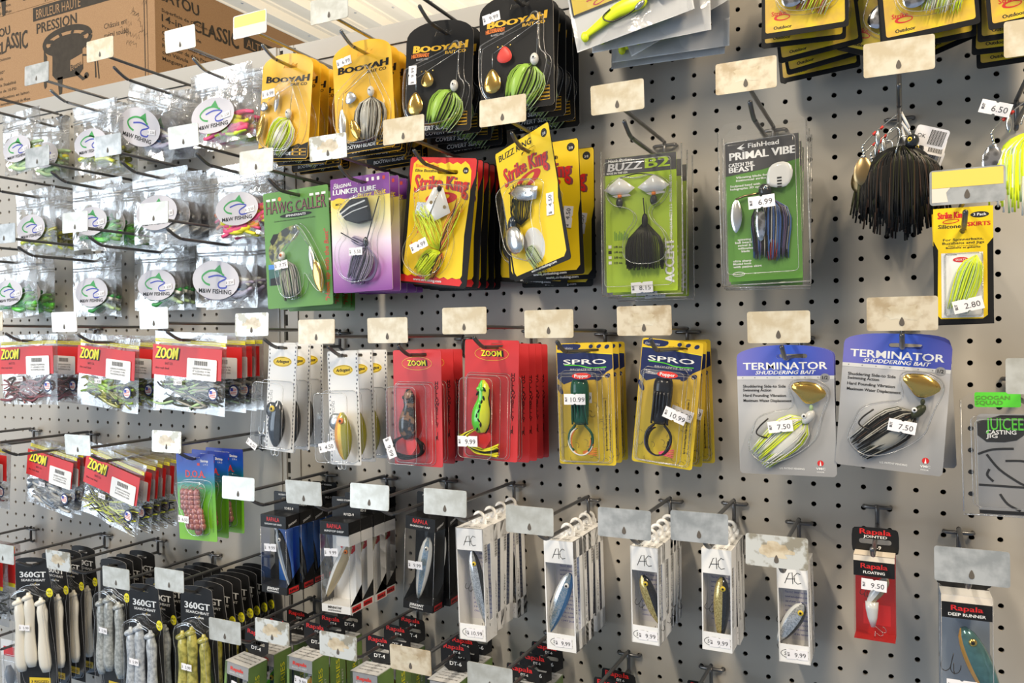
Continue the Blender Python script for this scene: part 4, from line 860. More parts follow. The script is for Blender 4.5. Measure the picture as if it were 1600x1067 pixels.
def longbag():
    t = thing('soft_bait_pack'); w, h = 5.9, 8.6; f = F_(w, h, .5, .05); b = MB()
    b.poly(f.rect(0, 0, 1, 1), 'white', .03, .02); b.build('backing_card', t)
    b = MB(); b.poly(f.rect(.02, .0, .5, .80), 'ink', -.05, .01); b.poly(f.rect(.035, .015, .485, .79), 'yellow', -.06); b.text('Strike King', *f(.27, .745), .28, 'red', -.07, w=1.3, bold=.06); b.poly(el(*f(.27, .765), .35, .13, 20, .2), 'red', -.07, holes=[el(*f(.27, .765), .26, .08, 16, .2)]); b.build('header_card', t)
    b = MB(); p = [(.66, .865), (.55, .86), (.4, .865), (.25, .9), (.1, .935)]; P = spline([(f(a, c)[0], -.18, f(a, c)[1]) for a, c in p], 4); k = len(P)
    b.tube(P, [.12+.34*math.sin(math.pi*min(1, (i/k)**.6*.98))*(1-i/k*.6) for i in range(k)], 'sk_yellow', 10, .5); b.ball((f(.1, .94)[0], -.18, f(.1, .94)[1]), (.2, .18, .26), 'sk_yellow'); b.build('soft_bait', t)
    b = MB(); b.tube(spline([(f(a, c)[0], -.36, f(a, c)[1]) for a, c in [(.62, .885), (.5, .915), (.38, .925), (.31, .905), (.29, .875), (.36, .85)]], 4), .035, 'hookwire', 6); b.ball((f(.6, .89)[0], -.36, f(.6, .89)[1]), (.3, .14, .14), 'zinc', 10, 8, .45); b.build('fish_hook', t)
    b = MB(); b.dome(f.P([(.72, .85), (.84, .835), (.87, .885), (.76, .9)]), .15, 'gold', -.3, ((1, 0), (.8, .8), (.4, 1))); b.dome(tear(*f(.7, .81), .42, .5), .1, 'bronze', -.28, ((1, 0), (.8, .8), (.4, 1))); b.build('blade', t)
    bb = bagmesh(w, h, .45, .22, 31, .05); bb.build('bag_film', t); return t
def jig(seed, var='black'):
    """loose skirted spinnerbait with a barcode tag"""
    rnd = random.Random(seed); t = thing('spinnerbait'); blk = var == 'black'
    cols = ['sk_black']*7+['sk_olive', 'sk_brown'] if blk else ['sk_chart', 'sk_yellow', 'sk_white', 'sk_palegreen']
    wires(t, [spline([(-1.4, -.25, -1.25), (-.95, -.15, -.75), (-.05, 0, -.02), (.0, 0, .06), (.12, 0, -.02), (.35, -.2, -.7), (.42, -.25, -1.1)], 4)], .028)
    b = MB(); b.tube([(-1.0, -.16, -.83), (-.88, -.14, -.72)], .07, 'tomato', 6); b.tube([(-.72, -.1, -.6), (-.62, -.08, -.5)], .06, 'tomato', 6); b.build('bead', t)
    b = MB(); b.tube([(.1, 0, -.05), (.36, -.2, -.72)], .055, 'white', 8); b.build('wire_sleeve', t)
    b = MB()
    for k in range(5): b.ball((-1.4+.02*k, -.28, -1.32-.13*k), (.06, .05, .08), 'nickel', 8, 6)
    b.build('swivel', t); blade(t, tear(-1.38, -2.35, .38, .6, 0, 20, .15), 'bronze' if blk else 'holo', -.32); blade(t, willow(-.82, -1.0, .11, .36), 'nickel', -.25)
    b = MB(); b.ball((.46, -.35, -1.3), (.27, .25, .3), 'lure_dark' if blk else 'holo', 14, 10, -.5); o = b.build('jig_head', t)
    b = MB(); eye(b, .38, -1.26, -.56, .1); b.build('eye', o)
    b = MB()
    n = 95
    for i in range(n):
        s = (i+.5)/n*2-1; l = rnd.uniform(2.3, 3.5)*(1-.2*abs(s)); q = rnd.uniform(0, 1)
        b.tube(spline([(.05+.25*s, -.3+.15*q, -1.45), (.02+1.0*s, -.55*math.cos(s*1.3)-.1+.2*q, -1.65-.3*abs(s)), (1.5*s, -.6*math.cos(s*1.3)-.05, -2.2-.3*abs(s)), (1.6*s+rnd.uniform(-.08, .08), -.55*math.cos(s)-.05, -1.5-l)], 3), .046, cols[rnd.randrange(len(cols))], 3)
    b.ball((0, -.2, -2.1), (1.1, .35, .7), cols[0], 12, 8); b.build('skirt', t)
    if not blk: price(t, -1.25, -.35, -.3, '6.50', -.35, 1.1)
    b = MB(); jhook(b, -.15, -1.8, 1.0, 2.9, 'nickel', -.75, .035); b.build('fish_hook', t)
    b = MB(); b.poly(rr(0, 0, 1.25, .8, .12), 'tagpaper', 0, .015)
    for i in range(16): b.poly(rect(-.05+i*.036, -.3, -.05+i*.036+(.016 if i % 3 else .026), .3), 'ink', -.008)
    b.text('OK', -.35, -.08, .16, 'ink', -.008); o = b.build('barcode_tag', t); o.location = (1.15*IN, -.05*IN, -1.15*IN); o.rotation_euler = (0, .35 if True else 0, 0)
    return t
def arbo(var):
    f = F_(2.1, 6.4, .5, .045); t = thing('carded_crankbait'); b = MB()
    b.poly(rr(*f(.5, .5), 2.1, 6.4, .12), 'palebox', 0, .025, holes=[slot(f, .5, .045, .7, .18)]); b.poly(rr(*f(.5, .5), 2.02, 6.32, .1), 'white', -.005, holes=[slot(f, .5, .045, .7, .18)])
    c = f(.5, .17); b.poly(el(*c, .68, .3, 24, .05), 'yellow', -.012, holes=[]); b.line(el(*c, .62, .25, 24, .05), .018, 'ink', -.018); b.text('Arbogast', c[0], c[1]-.07, .19, 'ink', -.02, w=.95, bold=.03, shear=.35, rot=.05)
    rnd = random.Random(5)
    for k in range(26):
        for x in (.06, .94):
            z = f(0, .03+k*.037)[1]; xx = f(x, 0)[0]+rnd.uniform(-.03, .03); b.poly(rect(xx-.03, z-.05*rnd.uniform(.5, 1.6), xx+.03, z+.05), 'navy' if rnd.random() < .3 else 'ink', -.012)
    b.text('LURE OF CHAMPIONS', *f(.2, .86), .22, 'grey', -.012, w=2.7, rot=math.pi/2, al='l'); b.build('card', t)
    if var == 'black': minnow(t, *f(.62, .52), 2.7, 1.1, math.radians(-92), ['lure_navy', 'lure_navy', 'lure_dark'], y=-.55, th=.75, lip=False, hooks=0, up=-1, egg=True)
    else: minnow(t, *f(.62, .53), 2.6, 1.05, math.radians(-88), ['lure_olive', 'lure_yellowgold', 'lure_orange'], 'orange', y=-.55, th=.75, lip=False, hooks=0, up=1, egg=True)
    b = MB(); p = smooth(f.P([(.15, .62), (.25, .54), (.55, .54), (.72, .57), (.55, .64), (.45, .69), (.25, .68)]), 2); b.dome(p, .18, 'lure_dark' if var == 'black' else 'nickel', -.5, ((1, 0), (.8, .6), (.3, 1))); b.build('diving_lip', t)
    b = MB(); treble(b, *f(.15, .72), .8, 'silver', -.5, rot=-.1); treble(b, *f(.55, .93), .6, 'silver', -.5); b.build('treble_hook', t)
    b = MB(); b.dome(rr(*f(.38, .66), 2.35, 4.0, .3), 1.0, 'blister', -.01, ((1, 0), (.985, .7), (.95, .95), (.9, 1), (.8, 1))); b.build('blister', t)
    if var != 'black': price(t, *f(.28, .82), -1.05, '4.50', .2, 1.1)
    else: price(t, *f(-.05, .93), -1.05, '6.50', -.5, .8)
    return t
def hollow(var):
    f = F_(3.15, 6.35, .6, .045); t = thing('carded_frog_lure'); b = MB()
    b.poly(rr(*f(.5, .5), 3.15, 6.35, .12), 'scarlet', 0, .03, holes=[slot(f, .6, .04, .7, .2)], edge='red'); 
    c = f(.5, .115)
    b.line(el(*c, .98, .36, 30)+[el(*c, .98, .36, 30)[0]], .025, 'gold_ink', -.012); fn = lambda p, q, w_: (p, q*(1+.3*abs(p)/w_))
    b.text('ZOOM', c[0]+.02, c[1]-.14, .3, 'ink', -.012, w=1.25, bold=.1, shear=-.12, fn=fn); b.text('ZOOM', c[0], c[1]-.12, .28, 'lemon', -.02, w=1.2, bold=.02, shear=-.12, fn=fn)
    for i, ch in enumerate('HOLLOWBELLY JR'): b.text(ch, *f(.9, .3+.036*i), .22, 'black', -.012, bold=.01)
    b.build('card', t)
    if var == 'black': mats = ['bark', 'bark', 'bark']; 
    else: mats = ['frog_yellow', 'frog_green', 'frog_green']
    pts = [f(.42+.02*math.sin(i*.5), .33+.036*i) for i in range(13)]; rz = [.1, .26, .34, .34, .3, .36, .44, .5, .52, .52, .5, .42, .25]
    b = MB(); body(b, pts, rz, [q*.9 for q in rz], mats, y=-.5); o = b.build('lure_body', t)
    b = MB(); b.ball((pts[2][0]-.22, -.68, pts[2][1]), .11, mats[1]); b.ball((pts[2][0]+.05, -.78, pts[2][1]), .11, mats[1]); b.build('eye', o)
    if var == 'frog':
        b = MB(); rnd = random.Random(2)
        for k in range(10): q = pts[2+k % 10]; b.ball((q[0]+rnd.uniform(-.25, .2), -.5-rz[2+k % 10]*.82, q[1]), (.06, .06, .14), 'black', 8, 6, rnd.uniform(-.6, .6))
        b.tube([(p[0]+r*.95, -.5, p[1]) for p, r in zip(pts[2:], rz[2:])], .05, 'black', 5); b.build('spots', o)
    b = MB(); b.poly(smooth(f.P([(.38, .77), (.42, .75), (.5, .78), (.56, .75), (.62, .8), (.52, .88), (.44, .9), (.38, .84)]), 1), 'red', -.6, .1); b.build('belly_weight', t)
    b = MB(); rnd = random.Random(9)
    for k in range(16):
        q = rnd.uniform(-.05, .05); cc = (['black'] if var == 'black' else ['black', 'lemon', 'lemon', 'frog_yellow'])[k % (1 if var == 'black' else 4)]
        P = [f(.3+q*.3, .74), f(.1+q, .79), f(.08+q, .85), f(.22, .905+q*.4), f(.45, .915+q*.3), f(.66+q*.5, .88), f(.68+q*.6, .80), f(.58, .75)] if var == 'black' else [f(.3+q*.3, .74), f(.1+q*1.2, .80), f(.1+q, .86), f(.3, .905+q*.5), f(.5, .92+q*.5), f(.72, .90+q), ]
        b.tube(spline([(p[0], -.5+rnd.uniform(-.15, .1), p[1]) for p in P], 4), .035, cc, 4)
    b.build('leg_strands', t)
    b = MB(); b.dome(rr(*f(.36, .64), 2.0, 4.35, .28), 1.05, 'blister', -.01, ((1, 0), (.99, .8), (.95, .97), (.9, 1), (.8, 1))); b.dome(rr(*f(.45, .63), 2.6, 4.5, .3), .25, 'blister', -.012); b.build('blister', t)
    price(t, *f(.15 if var == 'black' else .25, .83), -1.1, '9.99', -1.2 if var == 'black' else .05, 1.15); return t
def spro(var):
    f = F_(3.1, 6.35, .58, .065); t = thing('carded_popper_frog'); b = MB(); h = [slot(f, .6, .06, 1.0, .14)]
    b.poly(rr(*f(.5, .5), 3.1, 6.35, .14), 'spro_print', 0, .03, holes=h)
    b.poly(f.P([(.01, .07), (.6, .085), (.99, .1), (.99, .21), (.88, .24), (.75, .3), (.3, .31), (.12, .34), (.01, .29)]), 'navy', -.006)
    b.poly(smooth(f.P([(.02, .006), (.42, .006), (.45, .03), (.36, .06), (.02, .062)]), 1), 'navy', -.006); b.text('Gamakatsu', *f(.05, .05), .13, 'silver_ink', w=.75, al='l', shear=.2)
    for x, y, a, c in ((.62, .03, .12, .1), (.76, .03, .14, .09), (.9, .035, .14, .1), (.9, .27, .15, .11), (.74, .29, .2, .12), (.05, .38, .12, .3)): b.poly(el(*f(x, y), a, c, 12, .5), 'navy', -.008)
    b.line(f.P([(.01, .072), (.4, .075), (.98, .095)]), .03, 'lemon', -.014)
    b.text('SPRO', *f(.5, .175), .27, 'white', -.016, w=2.35, bold=.03); b.line([(p[0], p[2]) for p in spline([(f(.14, .18)[0], 0, f(.14, .18)[1]), (f(.4, .185)[0], 0, f(.4, .185)[1]), (f(.6, .205)[0], 0, f(.6, .205)[1]), (f(.88, .2)[0], 0, f(.88, .2)[1])], 4)], .05, 'frog_green', -.02)
    b.text('BRONZEYE SERIES', *f(.55, .225), .1, 'silver_ink', -.016, w=1.9, shear=.1)
    b.text('Spro Bronzeye Popper Frogs, the pop heard round the lake', *f(.86, .88), .09, 'ink', w=2.6, rot=math.pi/2, al='l', bold=.02); b.text('See back of package for hook info', *f(.92, .88), .08, 'ink', w=1.9, rot=math.pi/2, al='l', bold=.02)
    rnd = random.Random(3)
    for k in range(26):
        c = f(rnd.uniform(.05, .95), rnd.uniform(.42, .97)); a0 = rnd.uniform(0, 6); b.line([(c[0]+.14*math.cos(a0+q*.5), c[1]+.14*math.sin(a0+q*.5)) for q in range(7)], .02, 'bronze', -.007)
    b.build('card', t)
    b = MB(); b.poly(el(*f(.53, .265), .52, .16, 24), 'tomato', -.82, .01); b.text('Popper', f(.53, .265)[0], f(.53, .265)[1]-.07, .17, 'white', -.835, w=.75, bold=.04); b.build('popper_sticker', t)
    m = 'squid_green' if var == 'green' else 'squid_black'
    b = MB(); P = [f(.45, .30+.033*i) for i in range(12)]; rz = [.4, .48, .5, .5, .5, .49, .48, .47, .46, .45, .42, .3]
    body(b, P, rz, [q*.7 for q in rz], [m, m], y=-.42); b.build('lure_body', t)
    b = MB()
    for q in range(5): x = -.34+.17*q; b.tube(spline([(f(.45, .4)[0]+x, -.7-.1*(2-abs(q-2)), f(.45, .4)[1]), (f(.45, .55)[0]+x*1.05, -.7-.05*(2-abs(q-2)), f(.45, .55)[1]), (f(.45, .66)[0]+x*1.2, -.55, f(.45, .66)[1])], 3), .06, m, 5)
    b.build('leg_sleeve', t)
    b = MB(); rnd = random.Random(6); C = f(.44, .80)
    for k in range(15):
        r_ = .62+rnd.uniform(-.12, .10); c = (['black', 'squid_green', 'black', 'sk_orange', 'sk_white'] if var == 'green' else ['black', 'black', 'sk_purple', 'sk_red'])[k % (5 if var == 'green' else 4)]
        a0 = 2.1+rnd.uniform(-.2, .2); a1 = 2.1+rnd.uniform(3.0, 4.6)
        b.tube([(C[0]+r_*math.cos(a0+(a1-a0)*q/14), -.35-.02*k % .1, C[1]+.72*math.sin(a0+(a1-a0)*q/14)*1.0-(.0)) for q in range(15)], .035, c, 4)
    for s in (-1, 1): b.tube(spline([(C[0]+s*.25, -.45, C[1]+.85), (C[0]+s*.58, -.42, C[1]+.45), (C[0]+s*.64, -.4, C[1]-.05), (C[0]+s*.4, -.4, C[1]-.5)], 4), .07, m, 6)
    for k in range(5): b.tube([(C[0]+.1, -.4, C[1]-.62+.02*k), (C[0]+.85, -.4, C[1]-.72+.1*k)], .025, 'pink' if var != 'green' else 'sk_orange', 4)
    b.build('leg_strands', t)
    b = MB(); b.dome(rr(*f(.44, .60), 2.25, 4.75, .22), .8, 'blister', -.01, ((1, 0), (.99, .8), (.95, .97), (.9, 1), (.8, 1))); b.dome(rr(*f(.5, .62), 2.75, 4.6, .2), .25, 'blister', -.012); b.build('blister', t)
    price(t, *f(.42 if var == 'green' else .72, .45 if var == 'green' else .57), -1.0, '10.99', 0 if var == 'green' else -.3, 1.15); return t
def termin(var):
    f = F_(4.1, 5.75, .55, .1); t = thing('carded_bladed_jig'); b = MB(); h = [slot(f, .58, .085, 1.3, .2)]
    b.poly(arch(f, flat=.09, r=.05), 'term_print', 0, .03, holes=h, edge='palebox')
    top = f.P([(.0, .235), (1, .235)]+[(.5+.5*math.cos(math.pi*i/14), .09-.09*abs(math.sin(math.pi*i/14))**.8) for i in range(15)]); b.poly(top, 'term_blue', -.006, holes=h)
    b.text('TERMINATOR', *f(.5, .185), .33, 'white', w=3.55, bold=.03); b.text('SHUDDERING BAIT', *f(.5, .222), .17, 'white', w=2.5, bold=.04, shear=.35)
    b.poly(f.rect(0, .235, 1, .262), 'palebox', -.008)
    for k in range(7): b.poly(el(*f(.06+.13*k, .248), .03, .03, 8), 'grey', -.014)
    b.poly(el(*f(.91, .25), .2, .18), 'grey', -.012); b.text('1/2', *f(.91, .262), .15, 'ink', -.02, bold=.04)
    for i, (s, y) in enumerate([('Shuddering Side-to Side', .325), ('Swimming Action', .355), ('Hard Pounding Vibration', .397), ('Maximum Water Displacement', .437)]): b.text(s, *f(.06, y), .13, 'ink', w=.078*len(s)+.05, al='l', bold=.03)
    b.poly(el(*f(.84, .90), .13, .13), 'red', -.012); b.poly(f.P([(.84, .88), (.85, .92), (.83, .92)]), 'white', -.02); b.text('VMC', *f(.84, .95), .1, 'white', w=.38, bold=.06); b.text('HOOK', *f(.84, .972), .06, 'white', w=.3, bold=.03); b.text('U.S. PATENT PENDING', *f(.55, .955), .08, 'white', w=1.05, bold=.02)
    b.build('card', t)
    b = MB(); p = smooth(f.P([(.56, .32), (.62, .275), (.8, .28), (.9, .33), (.93, .38), (.86, .42), (.77, .45), (.7, .44), (.64, .38)]), 1); b.dome(p, .12, 'gold', -.28, ((1, 0), (.9, .5), (.6, .85), (.3, 1))); b.build('blade', t)
    m = 'head_white' if var == 'white' else 'sk_olive'
    b = MB(); b.ball((f(.74, .545)[0], -.3, f(.74, .545)[1]), (.2, .18, .36), m, 12, 8, -.7); b.ball((f(.77, .475)[0], -.3, f(.77, .475)[1]), (.09, .09, .14), m if var != 'white' else 'palegreen', 8, 6); o = b.build('jig_head', t)
    b = MB(); eye(b, f(.70, .535)[0], f(.70, .535)[1], -.48, .11, 'white'); b.build('eye', o)
    b = MB(); cols = ['sk_white', 'sk_chart', 'sk_white', 'sk_palegreen', 'sk_white', 'sk_yellow'] if var == 'white' else ['sk_grey', 'sk_olive', 'sk_black', 'sk_brown', 'sk_silver', 'sk_black']
    strands(b, f(.72, .56), math.radians(-138 if var == 'white' else -140), 2.75, .8, cols, 74, .033, .34, end=.6)
    b.ball((f(.5, .72)[0], -.24, f(.5, .72)[1]), (.5, .2, 1.0), cols[0], 12, 8, -.75); b.build('skirt', t)
    b = MB(); b.tube(spline([(f(x, y)[0], -.3, f(x, y)[1]) for x, y in ((.33, .56), (.24, .62), (.2, .67), (.25, .7), (.36, .71), (.5, .68))], 4), .035, 'hookwire', 6); b.build('fish_hook', t)
    out = smooth(f.P([(.53, .3), (.62, .26), (.82, .26), (.95, .32), (.96, .4), (.9, .5), (.86, .6), (.82, .72), (.6, .85), (.35, .92), (.2, .9), (.08, .8), (.15, .66), (.2, .55), (.4, .5), (.62, .48)]), 2); b = MB(); b.dome(out, .52, 'blister'); b.build('blister', t)
    price(t, *f(.46 if var == 'white' else .60, .615 if var == 'white' else .66), -.56, '7.50', .12 if var == 'white' else -.1, 1.05); return t
def googan():
    f = F_(4.3, 4.95, .68, .11); t = thing('clamshell_casting_jig'); b = MB()
    b.poly(rr(*f(.52, .58), 3.4, 4.05, .2), 'grey', -.08, .02); b.poly(smooth(f.P([(.13, .18), (.9, .18), (.9, .22), (.6, .24), (.52, .33), (.42, .4), (.13, .4)]), 1), 'ink', -.09)
    b.poly(f.rect(.13, .955, .92, .985), 'ink', -.09)
    b.text('JUICEE', *f(.2, .30), .5, 'frog_green', -.1, w=1.3, al='l', bold=.01); b.text('CASTING', *f(.2, .335), .17, 'white', -.1, w=1.05, al='l', bold=.02); b.text('JIG', *f(.2, .365), .15, 'white', -.1, w=.4, al='l', bold=.02)
    for l in ([(.13, .5), (.25, .46), (.42, .45)], [(.2, .5), (.3, .62), (.45, .72), (.5, .74)], [(.22, .62), (.2, .67), (.25, .72)], [(.13, .75), (.5, .76)], [(.3, .82), (.36, .9), (.46, .95)], [(.35, .55), (.5, .55), (.55, .6)]): b.line([(p[0], p[2]) for p in spline([(f(*q)[0], 0, f(*q)[1]) for q in l], 4)], .09, 'ink', -.09)
    b.build('insert_card', t)
    b = MB(); b.poly(rr(*f(.3, .055), 1.6, .6, .08), 'frog_green', -.1, .02); b.text('GOOGAN', *f(.12, .055), .17, 'green', -.11, w=1.2, al='l', bold=.03); b.text('SQUAD', *f(.12, .095), .17, 'green', -.11, w=.95, al='l', bold=.03); b.build('brand_tab', t)
    b = MB(); strands(b, f(.8, .42), math.radians(-98), 2.4, .9, ['sk_white', 'sk_grey', 'sk_silver', 'sk_blue', 'sk_white', 'sk_black', 'sk_white'], 80, .04, .4, end=1.1); b.build('skirt', t); head(t, *f(.8, .4), .3, 'gill_teal', 0, -.35)
    clam(t, f, 4.3, 4.95, .7, .35, topcut=.3); price(t, *f(.82, .87), -.95, '5.99', .6, 1.1); return t
def doa():
    f = F_(3.25, 5.3, .5, .06); t = thing('carded_shrimp_lure'); b = MB()
    b.poly(rr(*f(.5, .5), 3.25, 5.4, .1), 'doa_print', 0, .02, holes=[slot(f, .4, .05, .9, .14)])
    b.text('D.O.A.', *f(.5, .27), .46, 'tomato', w=1.7, bold=.03); b.text('Shrimp', *f(.75, .09), .17, 'white', w=.65, bold=.03, al='l' if 0 else 'c'); b.text('2.75 in', *f(.78, .125), .1, 'white', w=.4); b.text('MADE IN THE U.S.A.', *f(.45, .045), .1, 'silver_ink', w=1.3)
    b.poly(f.rect(.56, .1, .63, .13), 'red', -.012); b.poly(el(*f(.12, .06), .2, .16), 'blue', -.012); b.text('DEADLY ON ANYTHING', *f(.93, .9), .1, 'green', w=2.2, rot=math.pi/2, al='l'); b.build('card', t)
    b = MB(); rnd = random.Random(4)
    for i in range(8):
        for j in range(4):
            x = .26+.12*j+.018*i*(1 if i > 3 else 0); b.ball((f(x, .44+.055*i)[0], -.3-.1*math.sin(j), f(x, .44+.055*i)[1]), (.24, .2, .26), 'shrimp', 8, 6, .2)
    for j in range(9): b.tube(spline([(f(.3+.05*j, .45)[0], -.35, f(.3+.05*j, .45)[1]), (f(.26+.06*j, .38)[0], -.45, f(.3, .385)[1]), (f(.3+.065*j, .34+.02*(j % 3))[0], -.3, f(.3, .35+.02*(j % 3))[1])], 3), .02, 'shrimp', 4)
    b.ball((f(.6, .88)[0], -.25, f(.6, .88)[1]), (.34, .1, .35), 'shrimp', 10, 6, .6); b.build('soft_bait', t)
    b = MB(); b.dome(smooth(f.P([(.1, .36), (.15, .3), (.8, .29), (.95, .34), (.92, .46), (.8, .6), (.8, .8), (.85, .93), (.45, .95), (.3, .75), (.12, .5)]), 2), .6, 'blister'); b.build('blister', t)
    price(t, *f(.35, .74), -.64, '6.50', -.08, .9); return t
def rapbox(var):
    """window box with a printed header, hung from a tab at its back"""
    W_, D, H = 2.0, 1.15, {'blue': 4.7, 'rip': 5.2, 'grey': 5.4}[var]; t = thing('boxed_minnow_lure'); x0, x1 = -W_/2, W_/2; zt = -.75; zb = zt-H; b = MB()
    b.poly(rr(0, -.2, W_, 1.3, .1), 'coated_black', 0, .03, holes=[slot(F_(1, 1, .5, .5), .5, .5, .8, .2)])
    b.text({'blue': 'SDRS-9', 'rip': 'RPSD-9', 'grey': 'SDR-11'}[var], .2, -.62, .15, 'white', -.012, w=.7, bold=.03); b.text({'blue': 'PATENT PENDING', 'rip': 'HARD STOPPING', 'grey': 'PATENT PENDING'}[var], 0, .22, .1, 'white', -.012, w=1.2, bold=.03); b.build('hang_tab', t)
    b = MB()
    b.poly(rect(x0, zb, x1, zt), 'coated_black' if var != 'rip' else 'palebox', -.01, .01)                   # back panel
    inner = {'blue': 'bluebox', 'rip': 'white', 'grey': None}[var]
    if inner: b.poly(rect(x0+.35 if var != 'rip' else x0+.25, zb+.1, x1, zt), inner, -.03)
    b.box(x0, x1, -D, 0, zt-.75, zt, 'coated_black'); b.box(x0, x1, -D, 0, zb, zb+.45, 'coated_black' if var != 'rip' else 'palebox')
    for xs in (x0-.004, x1+.004): b.add([(xs, -D, zb+.45), (xs, 0, zb+.45), (xs, 0, zb+1.45)], [(0, 1, 2), (0, 2, 1)], 'coated_black')
    if inner: b.add([(x1-.01, 0, zb+.5), (x1-.01, -.55, zb+.6), (x1-.01, -.55, zt-.8), (x1-.01, 0, zt-.8)], [(0, 1, 2, 3), (3, 2, 1, 0)], inner)
    b.text('RAPALA', 0, zt-.36, .25, 'red', -D-.01, w=1.0, bold=.02); b.text({'blue': 'SHADOW RAP SHAD', 'rip': 'RIPSTOP DEEP', 'grey': 'SHADOW RAP'}[var], 0, zt-.58, .11, 'white', -D-.01, w=1.35, bold=.04)
    b.text('MINNOW' if var == 'rip' else 'JERKBAIT', -.1, zb+.23, .15, 'ink' if var == 'rip' else 'white', -D-.01, w=.95, bold=.05, shear=.15); b.text('SUSPENDING', -.1, zb+.09, .08, 'ink' if var == 'rip' else 'white', -D-.01, w=.9, bold=.02)
    if var == 'rip':
        b.poly([(.15+.62*math.cos(math.pi/8+i*math.pi/4), zt-1.5+.62*math.sin(math.pi/8+i*math.pi/4)) for i in range(8)], 'scarlet', -.04); b.text('RipStop', .15, zt-1.52, .22, 'white', -.05, w=.95); b.text('Tail Technology', .15, zt-1.75, .08, 'white', -.05, w=.6)
        b.box(x1-.9, x1+.006, -D+.05, -.05, zt-1.35, zt-.7, 'palebox')
    B = b; b = MB()                              # printing on the right-hand side
    b.text('JERKBAIT', D/2-.0, zt-.55, .13, 'white' if var != 'rip' else 'ink', 0, w=.75, rot=.25, bold=.04); b.poly(rect(.15, zb+.06, D-.15, zb+.38), 'red', 0); b.text('RAPALA', D/2, zb+.12, .17, 'coated_black', -.01, w=.7, bold=.06)
    B.merge(b, lambda x, y, z: (x1+.012-y, x-D, z)); B.build('box_body', t)
    if var == 'blue': minnow(t, -.15, zt-1.0, 3.6, .75, math.radians(-74), ['lure_dark', 'bluegrey', 'lure_belly'], 'pearl', -.6, .4, hooks=0, up=1)
    elif var == 'rip': minnow(t, .72, zt-1.15, 3.9, .75, math.radians(-118), ['lure_tan', 'lure_tan', 'lure_belly'], 'orange', -.6, .4, lip=False, hooks=2, up=1)
    else: minnow(t, .25, zt-1.25, 3.7, .85, math.radians(-99), ['lure_belly', 'scale_blue', 'lure_belly', 'lure_belly'], 'pearl', -.6, .45, hooks=0, up=1)
    b = MB(); b.add([(x0, -D, zb+.45), (x1, -D, zb+.45), (x1, -D, zt-.75), (x0, -D, zt-.75), (x0, 0, zb+.45), (x1, 0, zb+.45), (x1, 0, zt-.75), (x0, 0, zt-.75)], [(0, 1, 2, 3), (4, 0, 3, 7), (1, 5, 6, 2)], 'blister'); b.tube([(x1, -D, zb+.45), (x1, -D, zt-.75)], .018, 'seal', 4); b.tube([(x0, -D, zb+.45), (x0, -D, zt-.75)], .018, 'seal', 4); b.build('window', t)
    price(t, -.25, {'blue': zt-1.95, 'rip': zt-1.75, 'grey': zt-2.8}[var], -D-.02, '9.99', .05, .95); return t
